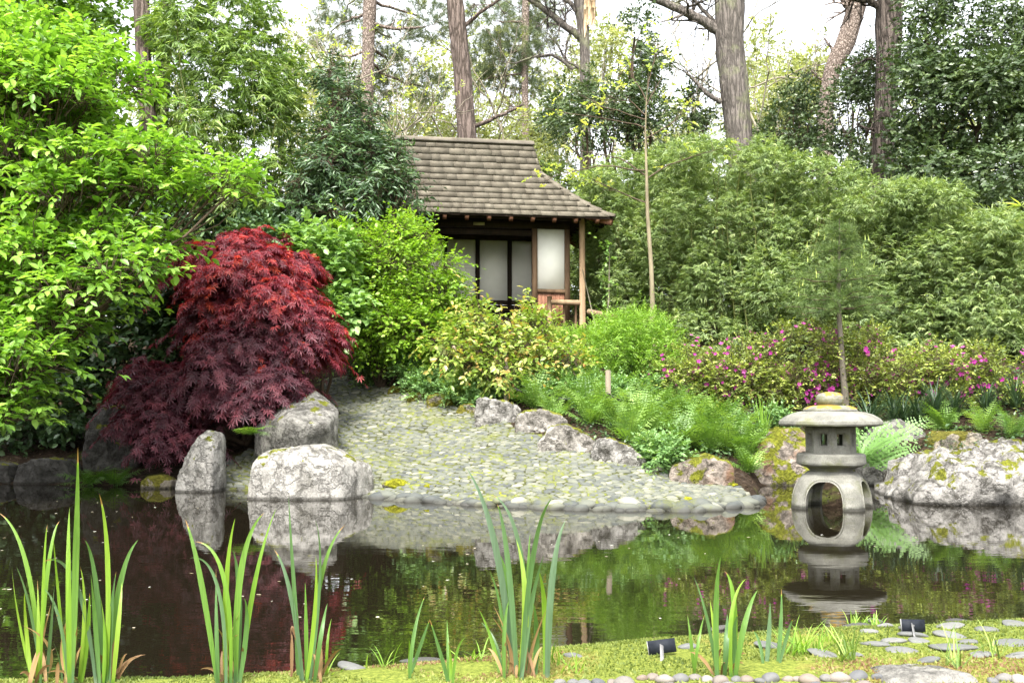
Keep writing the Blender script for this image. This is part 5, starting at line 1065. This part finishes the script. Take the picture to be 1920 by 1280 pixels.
def build_ferns():
    fs = [(948, 752), (985, 745), (1020, 752), (1040, 785), (1080, 762), (1105, 795), (1130, 775), (1160, 810), (1185, 785), (1215, 820), (1245, 795), (1275, 840), (1305, 812), (1330, 850), (1350, 825), (1395, 862), (1270, 800), (1200, 800), (965, 735), (1005, 765), (1060, 745), (1145, 755), (1235, 775), (1290, 790), (1310, 835), (1365, 850), (1340, 800), (1385, 835), (1180, 830), (1100, 775)]
    for k, (x, y) in enumerate(fs):
        q = G(x, y); fern(q, "green lady fern in the dense fern bank beside the cobbled beach", 18, .52 * (1 if k < 4 else 1.2 if k < 9 else 1.4), 700 + k, group="ferns beside the cobbled beach", pairs=15, wmax=.2, el=(.65, 1.52), droop=.8, pw=.5, teeth=3)
    for k, (x, y, lab) in enumerate([(1845, 812, "fern right of the moss topped stone, below the azaleas"), (1900, 822, "fern behind the crest of the biggest white rock")]): fern(G(x, y), lab, 12, .6, 730 + k, pairs=18, wmax=.2, el=(.8, 1.4), droop=.6)
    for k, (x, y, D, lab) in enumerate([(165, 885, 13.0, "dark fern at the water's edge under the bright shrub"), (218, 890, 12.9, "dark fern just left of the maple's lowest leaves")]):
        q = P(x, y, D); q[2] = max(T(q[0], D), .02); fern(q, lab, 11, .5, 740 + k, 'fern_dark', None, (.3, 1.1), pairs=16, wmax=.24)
    for k, (x, y, D, lab) in enumerate([(1402, 872, 12.6, "low fern filling the gap between the flat-topped stone and the pinkish boulder"), (1432, 838, 13.4, "fern arching over the pinkish boulder's left shoulder"), (1770, 812, 13.3, "small fern on the slope between the grey boulder and the moss topped stone")]):
        q = P(x, y, D); q[2] = T(q[0], D); fern(q, lab, 16, .5, 760 + k, pairs=15, wmax=.22, el=(.3, 1.4), droop=.9, pw=.5, teeth=3)
    q = P(468, 812, 12.55); fern(q, "small yellow-green fern between the standing boulder and the slab", 8, .42, 745, 'fern', None, (.2, .9), pairs=14, wmax=.26, az=(3.4, 6.2))
    q = G(1640, 862); q = P(1618, 862, 12.6)
    g = np.random.default_rng(9); mb = MB()
    frond(mb, q + (0, 0, -.1), -.12, .80, 1.05, g, 22, .25, 3, .35, .6, .45, -1.05); frond(mb, q + (.03, -.05, -.08), -.3, .5, .7, g, 18, .26, 3, .3, .5, .45, -.9)
    for a, e, L in ((-.5, .8, .7), (.5, 1.0, .75), (2.5, 1.1, .6), (-1.1, .7, .55), (-.3, .3, .5), (1.5, 1.2, .6)): frond(mb, q + (g.normal() * .02, 0, 0), a, e, L, g, 18, .27, 3, .7, .5, .45, g.uniform(-1., -.3))
    tag(mb.build("fern", LM['fern_big']), "large-leaved fern with one pale arching frond right of the lantern", "fern")
    g = np.random.default_rng(12)
    for k, (x, y, n, L, lab) in enumerate([(1480, 775, 60, .55, "dark strappy grass tuft left of the lantern's finial"), (1530, 780, 50, .45, "dark strappy grass tuft peeping behind the lantern cap's left half"), (1630, 765, 70, .6, "dark arching grass tuft right of the lantern's finial"), (1675, 775, 50, .55, "dark grass tuft above the grey faceted boulder"), (1755, 790, 80, .6, "broad dark grass tuft above the moss topped stone"), (1590, 760, 40, .5, "dark grass tuft at the pine's foot behind the finial"), (1790, 785, 50, .5, "dark grass tuft under the azalea at the right"), (1440, 775, 50, .5, "dark grass tuft beside the light green flag leaves"), (1695, 765, 50, .5, "dark grass tuft between the pine stem and the grey boulder"), (1850, 780, 50, .5, "dark grass tuft behind the fern at the right"), (1905, 780, 55, .5, "dark grass tuft at the right edge behind the biggest white rock"), (1720, 785, 45, .45, "dark grass tuft just above the right shoulder of the grey boulder")]):
        q = P(x, y, 13.7); q[2] = T(q[0], 13.7) + .02; mb = MB(); blade_tuft(mb, g, q, int(n * 1.7), L * 1.25, .016, 1.1, .25); tag(mb.build("grass_tuft", LM['strap']), lab, "grass", "dark grass tufts behind the lantern")
    q = on(1412, 13.5); mb = MB()
    for k in range(3): blade_tuft(mb, g, q + (g.uniform(-.15, .15), g.uniform(-.1, .1), 0), 16, .72, .02, .22, .85)
    tag(mb.build("flag_iris", LM['fine']), "upright light green flag leaves between the ferns and the pinkish boulder", "iris")
build_ferns()

# ---------------------------------------------------------------- sapling, small pine, sprigs
def build_small_trees():
    g = np.random.default_rng(15); D = 17.4
    t = thing("sapling", on(1222, D), "slender young tree with bare side twigs and yellow-green leaves right of the tea house", "sapling")
    mb = MB(); pth = np.array([on(1224, D) - (0, 0, .1)] + [P(x, y, D) for x, y in ((1224, 590), (1221, 500), (1214, 400), (1212, 320), (1210, 250), (1212, 190), (1217, 120))]); tube(mb, pth, [.05, .045, .039, .033, .025, .016, .01, .003], 10); mb.build("trunk", M['sapling'], t, True)
    bm = MB(); lb = MB(); br = [((1212, 330), (1160, 300), (1105, 290), (1060, 285)), ((1213, 335), (1250, 308), (1300, 290), (1345, 278)), ((1212, 380), (1170, 365), (1130, 345), (1090, 340)), ((1210, 240), (1160, 232), (1090, 228), (1030, 215)), ((1210, 215), (1180, 190), (1140, 180)), ((1211, 200), (1235, 160), (1260, 130)), ((1212, 190), (1190, 150), (1185, 110)), ((1210, 260), (1260, 235), (1290, 200)), ((1215, 165), (1225, 120), (1228, 80)), ((1211, 225), (1130, 200), (1080, 180)), ((1212, 320), (1120, 310), (1040, 330), (1020, 345))]
    tp = []
    for b in br:
        bm = MB(); q = np.array([P(x, y, D + k * g.uniform(-.3, .2)) for k, (x, y) in enumerate(b)]); s = np.linspace(0, len(q) - 1, 10); p = np.stack([np.interp(s, np.arange(len(q)), q[:, k]) for k in range(3)], 1); p[1:] += np.cumsum(g.normal(size=(9, 3)) * .015, 0); tube(bm, p, np.linspace(.014, .004, 10), 4)
        for k in range(3, 10):
            tips = []; branchy(bm, g, p[k], nrm(p[k] - p[k - 1]) + g.normal(size=3) * .5, .22, .004, 1, tips, 2); tp += tips
        bm.build("branch", M['twig'], t)
    P1 = np.array([a for a, d in tp]); D1 = np.array([d for a, d in tp]); s = g.uniform(size=len(P1)) < .75; sprays(lb, g, OVAL, P1[s], D1[s], 7, .2, .075); lb.build("crown", LM['yellow'], t)
    # small soft pine behind the lantern
    D = 14.3; t = thing("small_pine", on(1584, D), "small soft-needled pine with a bare stem behind the lantern", "pine")
    mb = MB(); pth = np.array([on(1586, D) - (0, 0, .1)] + [P(x, y, D) for x, y in ((1584, 735), (1580, 690), (1575, 620), (1572, 560), (1573, 500), (1574, 430), (1574, 410))]); tube(mb, pth, [.055, .05, .044, .038, .032, .024, .012, .006], 10); mb.build("trunk", M['pine_stem'], t, True)
    bm = MB(); nb = MB(); pos = []; dr = []
    for y, ext, n in ((580, 108, 10), (562, 88, 9), (528, 88, 8), (508, 60, 7), (470, 40, 6), (434, 20, 5)):
        c = P(1573, y, D)
        for k in range(n):
            a = k / n * 6.28 + g.uniform(-.3, .3); L = S(ext, D) * g.uniform(.7, 1.05); e = c + np.array((math.cos(a) * L, math.sin(a) * L, L * g.uniform(-.06, .14))); bm = MB(); p = limb(bm, g, c, e, .012, .004, .05, 6, 4); bm.build("branch", M['twig'], t)
            for q in p[2:]:
                for _ in range(5): pos.append(q + g.normal(size=3) * .045); dr.append(nrm(e - c) * .8 + (0, 0, .3) + g.normal(size=3) * .4)
    put(nb, t_tuft(22, .012, 4), np.array(pos), np.array(dr), np.tile((0, 0, 1.), (len(pos), 1)) + g.normal(size=(len(pos), 3)) * .2, g.uniform(.11, .17, len(pos)), np.clip(g.normal(.55, .2, len(pos)), 0, 1)); nb.build("crown", LM['pine'], t)
    cb = MB()
    for k in range(26): c = P(1573 + g.uniform(-85, 70), g.uniform(440, 570), D + g.uniform(-.3, .3)); tube(cb, [c, c + (g.normal() * .015, 0, .1)], [.008, .003], 5)
    cb.build("candle", LM['yellow'], t)
    # thin cane with a pale tuft beside the log fence
    t = thing("thin_shrub", on(1128, 18.2), "thin leaning stem topped with a pale tuft beside the log fence", "shrub"); mb = MB(); a = on(1128, 18.2); e = P(1143, 462, 18.2); tube(mb, [a - (0, 0, .1), (a + e) / 2 + (.06, 0, 0), e], [.02, .015, .008], 6); b = P(1092, 505, 18.2); tube(mb, [a, b], [.016, .008], 5); mb.build("stem", M['twig_pale'], t); lb = MB()
    q = np.concatenate([[e] * 6, [e * (1 - k) + a * k for k in np.linspace(.05, .7, 14)]]) + g.normal(size=(20, 3)) * .05; sprays(lb, g, OVAL, q, nrm(g.normal(size=(20, 3))), 6, .2, .085); lb.build("leaves", LM['hydrangea'], t)
    # sprig entering at the right edge, on a stem rooted on the right bank
    b = np.array((6.5, 11.4, T(6.5, 11.4))); t = thing("overhanging_sprig", b, "yellow-green pointed leaves poking in at the right edge above the thicket", "sprig"); mb = MB(); e = P(1912, 386, 10.6)
    tube(mb, [b - (0, 0, .1), b + (.1, -.1, 1.5), b + (-.1, -.4, 2.6), e + (.5, .1, .12), e], [.03, .024, .016, .009, .004], 6); mb.build("stem", M['cane'], t); lb = MB()
    for dx, dz, s in ((-1, .18, .24), (-1, -.05, .2), (-.6, .45, .18), (-.9, -.3, .15), (.5, .5, .2), (.6, -.4, .2)): put(lb, NARROW, np.array([e + (.02, 0, 0)]), np.array([(dx, -.2, dz)]), np.array([(0, -.5, 1.)]), s, .3)
    lb.build("leaves", LM['yellow'], t)
build_small_trees()

# ---------------------------------------------------------------- near bank: irises, sedges, moss
def ribbon(mb, pts, w, g, tint, n=22, fold=.25):
    """pts: base, middle, tip in metres; a folded sword-shaped blade"""
    a, b, c = [np.asarray(p, float) for p in pts]; t = np.linspace(0, 1, n)[:, None]; bb = 2 * b - .5 * (a + c); p = (1 - t) ** 2 * a + 2 * t * (1 - t) * bb + t * t * c
    tg = nrm(np.gradient(p, axis=0)); ph = g.uniform(-.5, .5) + g.uniform(-.5, .5) * t[:, 0] * 1.6; s = nrm(np.cross(tg, np.array((0, 1., 0))))
    o = np.cross(s, tg); sd = s * np.cos(ph)[:, None] + o * np.sin(ph)[:, None]; nn = np.cross(sd, tg)
    prof = (np.clip(.62 + t * 1.5, 0, 1) * np.clip((1 - t) * 2.0, 0, 1) ** .8) * w / 2
    mid = nn * prof * fold; v = np.stack([p - sd * prof, p + mid, p + sd * prof], 1).reshape(-1, 3); k = np.arange(n - 1) * 3
    q = np.concatenate([np.stack([k, k + 1, k + 4, k + 3], 1), np.stack([k + 1, k + 2, k + 5, k + 4], 1)]); tv = np.full(n, np.clip(tint + g.normal() * .05, .07, .9)); tt = t[:, 0]
    if g.uniform() < .45: tv = np.where(tt > g.uniform(.86, .95), 1., tv)
    tv = np.where(tt < .1, tv * np.clip(tt / .1, .05, 1), tv); mb.add(v, [q], np.repeat(tv, 3))
IR = {
 "A": ("left-edge iris clump, its outermost blade leaning out of the picture", 3.42, [((78, 1275), (50, 1060), (-4, 960), 9, .75), ((66, 1275), (36, 1165), (22, 1060), 9, .9), ((80, 1270), (58, 1150), (30, 1060), 8, .2), ((76, 1270), (82, 1075), (89, 983), 7, .7), ((72, 1275), (90, 1065), (112, 976), 9, .7), ((86, 1275), (95, 1185), (102, 1095), 7, .15), ((64, 1275), (50, 1190), (46, 1110), 8, .95), ((70, 1280), (72, 1180), (70, 1085), 9, .9)]),
 "B": ("tall iris clump at the left with the highest single blade of all", 3.4, [((134, 1282), (143, 1020), (146, 838), 13, .55), ((132, 1265), (128, 1060), (131, 948), 12, .75), ((182, 1282), (143, 1095), (80, 1053), 11, .1), ((130, 1275), (113, 1168), (82, 1102), 9, .3), ((146, 1275), (158, 1150), (150, 1060), 11, .85), ((140, 1280), (122, 1200), (105, 1150), 8, .5), ((150, 1280), (164, 1190), (168, 1110), 10, .75), ((118, 1280), (112, 1240), (98, 1200), 7, .3), ((128, 1270), (110, 1120), (100, 1010), 7, .8)]),
 "C": ("iris clump third from the left edge, with an upright kinked blade", 3.44, [((199, 1275), (202, 1060), (186, 925), 11, .85), ((196, 1275), (180, 1095), (159, 1012), 10, .35), ((202, 1282), (224, 1100), (260, 1011), 12, .5), ((210, 1282), (222, 1170), (229, 1090), 9, .8), ((188, 1280), (178, 1160), (170, 1075), 10, .4), ((204, 1280), (208, 1160), (218, 1070), 11, .4), ((192, 1282), (196, 1190), (186, 1110), 10, .7)]),
 "D": ("broad iris clump left of centre, fanned in front of the standing boulder's reflection", 3.43, [((410, 1282), (377, 1090), (347, 972), 12, .55), ((424, 1282), (408, 1100), (355, 1046), 8, .25), ((425, 1270), (424, 1100), (441, 970), 12, .95), ((444, 1282), (452, 1070), (496, 960), 13, .6), ((450, 1275), (478, 1090), (518, 952), 11, .75), ((440, 1282), (448, 1130), (437, 1030), 13, .25), ((410, 1278), (406, 1180), (405, 1065), 9, .3), ((432, 1282), (420, 1085), (364, 1015), 9, .8), ((446, 1280), (462, 1180), (458, 1120), 11, .3), ((418, 1280), (425, 1190), (424, 1120), 12, .9)]),
 "E": ("iris clump left of centre with one drooping dried leaf", 3.46, [((566, 1270), (550, 1080), (541, 928), 9, .35), ((570, 1272), (545, 1115), (514, 1030), 10, .2), ((580, 1272), (603, 1080), (648, 983), 9, .5), ((580, 1265), (600, 1080), (590, 972), 8, .3), ((575, 1270), (574, 1180), (572, 1090), 10, .6), ((588, 1272), (602, 1190), (614, 1130), 9, .4), ((572, 1270), (590, 1150), (592, 1040), 9, .7), ((560, 1270), (556, 1200), (556, 1140), 9, .25), ((612, 1265), (614, 1205), (622, 1158), 6, .8)]),
 "F": ("small iris shoot with three thin blades left of the middle clump", 3.5, [((768, 1275), (776, 1190), (797, 1116), 8, .45), ((765, 1278), (790, 1205), (806, 1160), 8, .4), ((766, 1276), (768, 1230), (767, 1198), 6, .7)]),
 "G": ("low forked iris shoot just left of the middle clump", 3.45, [((845, 1285), (826, 1225), (805, 1158), 8, .4), ((842, 1285), (840, 1220), (838, 1160), 7, .5), ((848, 1285), (856, 1225), (874, 1194), 6, .65), ((843, 1285), (845, 1240), (840, 1200), 8, .8)]),
 "H": ("largest iris clump in the middle foreground, with broad dark blades", 3.5, [((962, 1275), (928, 1020), (874, 876), 14, .1), ((970, 1275), (952, 1050), (932, 944), 13, .35), ((992, 1240), (975, 1030), (924, 928), 10, .2), ((976, 1270), (1000, 1040), (1036, 933), 12, .3), ((1026, 1255), (1036, 1080), (1061, 974), 15, .12), ((976, 1275), (995, 1140), (1020, 1040), 11, .25), ((972, 1280), (985, 1130), (968, 1010), 14, .95), ((942, 1282), (928, 1205), (902, 1166), 9, .25), ((940, 1280), (922, 1200), (896, 1138), 9, .7), ((946, 1275), (946, 1180), (956, 1120), 9, .5), ((1002, 1270), (1006, 1190), (1000, 1130), 12, .4), ((1022, 1250), (1022, 1150), (1010, 1068), 13, .75), ((965, 1275), (955, 1120), (938, 1040), 12, .5), ((985, 1270), (990, 1080), (994, 1000), 12, .6), ((950, 1280), (940, 1150), (918, 1070), 7, .35)]),
 "I": ("iris clump right of centre, two broad blades leaning right", 3.5, [((1345, 1268), (1343, 1130), (1352, 1042), 11, .4), ((1374, 1268), (1376, 1130), (1358, 1070), 12, .7), ((1372, 1268), (1372, 1150), (1399, 1084), 10, .8), ((1376, 1268), (1396, 1170), (1421, 1105), 12, .5), ((1350, 1268), (1342, 1200), (1331, 1124), 11, .85), ((1346, 1265), (1326, 1160), (1300, 1080), 7, .3), ((1358, 1268), (1362, 1200), (1364, 1150), 11, .3), ((1382, 1268), (1376, 1200), (1384, 1150), 12, .3)]),
 "J": ("thin iris shoot with a pointed tip between the sedges", 3.62, [((1436, 1240), (1442, 1185), (1444, 1128), 10, .2), ((1432, 1242), (1424, 1205), (1410, 1180), 7, .4)]),
 "K": ("single upright iris blade right of the pointed shoot", 3.62, [((1457, 1245), (1464, 1170), (1465, 1102), 9, .35), ((1458, 1245), (1476, 1190), (1487, 1160), 7, .3)]),
 "L": ("thin pale iris shoot beside the tilted plant label", 3.5, [((1303, 1262), (1296, 1205), (1289, 1152), 7, .6), ((1300, 1262), (1310, 1200), (1322, 1150), 6, .6)]),
}
def build_near():
    g = np.random.default_rng(21)
    for key, (lab, D, bl) in IR.items():
        mb = MB(); b0 = np.mean([b[0] for b in bl], 0)
        for (x0, y0), (x1, y1), (x2, y2), w, ti in bl:
            dz = g.uniform(-.07, .07); a = P(x0, y0, D + dz); gz = T(a[0], a[1]) - .03; k = (a[2] - gz); a[2] = gz
            ribbon(mb, [a, P(x1, y1, D + dz + g.uniform(-.04, .04)), P(x2, y2, D + dz + g.uniform(-.1, .1))], S(w * .9, D), g, ti)
        dm = MB(); c = np.array((P(b0[0], 1270, D)[0], D, 0)); c[2] = T(c[0], c[1])
        if len(bl) > 4:
            for _ in range(7): a = c + (g.normal() * .03, g.normal() * .03, 0); e = a + (g.normal() * .05, g.normal() * .04, g.uniform(.03, .14)); ribbon(dm, [a, (a + e) / 2 + (0, 0, .02), e], .012, g, g.uniform(0, 1), 8)
        t = thing("iris_clump", c, lab, "iris", "iris clumps on the near bank"); mb.build("blades", LM['iris'], t)
        if dm.n:
            if key in "BDHA":
                for _ in range(3): x0 = b0[0] + g.uniform(-25, 25); ribbon(dm, [P(x0, 1275, D + .03), P(x0 + g.uniform(-12, 12), 1215, D + .02), P(x0 + g.uniform(-40, 40), g.uniform(1130, 1190), D - .05)], .011, g, g.uniform(.3, 1), 12)
            if key == "E": ribbon(dm, [P(566, 1230, D), P(548, 1175, D), P(547, 1215, D)], .014, g, .1, 10)
            dm.build("dry_leaf", LM['dry'], t)
    for k, (x, y, n, L, lab) in enumerate([(1500, 1222, 26, .14, "spiky green sedge tuft between the iris shoots and the flat stones"), (1588, 1240, 30, .16, "largest dark sedge tuft, in front of the flat stones"), (1530, 1226, 14, .11, "small sedge tuft left of the largest dark one"), (1790, 1254, 14, .16, "thin dark sedge tuft right of the upright label's stake"), (1862, 1232, 14, .14, "sprawling thin sedge tuft near the right edge"), (1480, 1228, 18, .13, "light green sedge tuft beside the single iris blade"), (885, 1240, 14, .1, "short grass tuft left of the middle iris clump"), (720, 1250, 10, .1, "tiny grass tuft near the flat stones at the left"), (1035, 1250, 12, .11, "short yellowish grass tuft right of the middle iris clump"), (1075, 1262, 10, .1, "short dry-tipped grass tuft before the pebbles"), (1640, 1172, 30, .07, "fringe of short grass on the water's edge, left of the upright label"), (1605, 1170, 30, .07, "fringe of short grass on the water's edge, farther left of the upright label"), (1560, 1205, 16, .09, "little sedge tuft above the largest dark one"), (620, 1262, 8, .09, "tiny grass tuft right of the dried-leaf iris")]):
        q = G(x, y); mb = MB(); blade_tuft(mb, g, q, n, L * 1.15, .006, .9, .55); tag(mb.build("sedge_tuft", LM['bamboo_deep' if k in (1, 3, 4) else 'fine']), lab, "sedge", "sedge and grass tufts on the near bank")
    n = 90000; x = g.uniform(-2.3, 3.0, n); y = g.uniform(3.15, 5.1, n); dn = np.interp(x, NXS, NYS) - y; f = fbm(np.stack([x * 5, y * 5, x * 0], 1), 3); ok = (dn > .03) & (f > .36); x, y, f = x[ok], y[ok], f[ok]; z = terrain(x, y)
    mb = MB(); d = g.normal(size=(len(x), 3)) * (.7, .7, .3) + (0, 0, 1.); big = fbm(np.stack([x * 1.6, y * 2.2, x * 0 + 3], 1), 3)
    put(mb, t_dia(.5, .05), np.stack([x, y, z - .002], 1), d, g.normal(size=(len(x), 3)), g.uniform(.006, .017, len(x)), np.clip((big - .5) * 1.9 + .5 + g.normal(size=len(x)) * .16, 0, 1))
    tag(mb.build("moss_carpet", LM['moss']), "bright yellow-green moss with brownish patches covering the near bank", "moss", kind="stuff")
    n = 16000; x = g.uniform(.8, 8.5, n); y = g.uniform(11, 16.5, n); hh = terrain(x, y); ok = (hh > .28) & ~inpoly(np.stack([x, y], 1), PATHPOLY) & (fbm(np.stack([x * 1.5, y * 1.5, x * 0], 1), 3) > .42); x, y, hh = x[ok], y[ok], hh[ok]; mb = MB()
    put(mb, SMALL, np.stack([x, y, hh + g.uniform(.01, .13, len(x))], 1), g.normal(size=(len(x), 3)) * (1, 1, .35), np.tile((0, 0, 1.), (len(x), 1)) + g.normal(size=(len(x), 3)) * .35, g.uniform(.03, .075, len(x)), g.uniform(0, .9, len(x)))
    tag(mb.build("ground_cover", LM['laurel']), "low dark leafy ground cover between the azaleas, ferns and shore rocks", "ground cover", kind="stuff")
    n = 30000; x = g.uniform(-7.5, 9, n); y = g.uniform(10.5, 20, n); ok = (terrain(x, y) > .06) & ~inpoly(np.stack([x, y], 1), PATHPOLY); x, y = x[ok], y[ok]; mb = MB(); d = g.normal(size=(len(x), 3)) * (1, 1, .25)
    put(mb, SMALL, np.stack([x, y, terrain(x, y) + .012], 1), d, np.tile((0, 0, 1.), (len(x), 1)) + g.normal(size=(len(x), 3)) * .3, g.uniform(.02, .065, len(x)), g.uniform(0, 1, len(x)) ** 1.6)
    tag(mb.build("leaf_litter", LM['litter']), "brown fallen leaves and bark chips strewn over the far bank", "leaf litter", kind="stuff")
build_near()
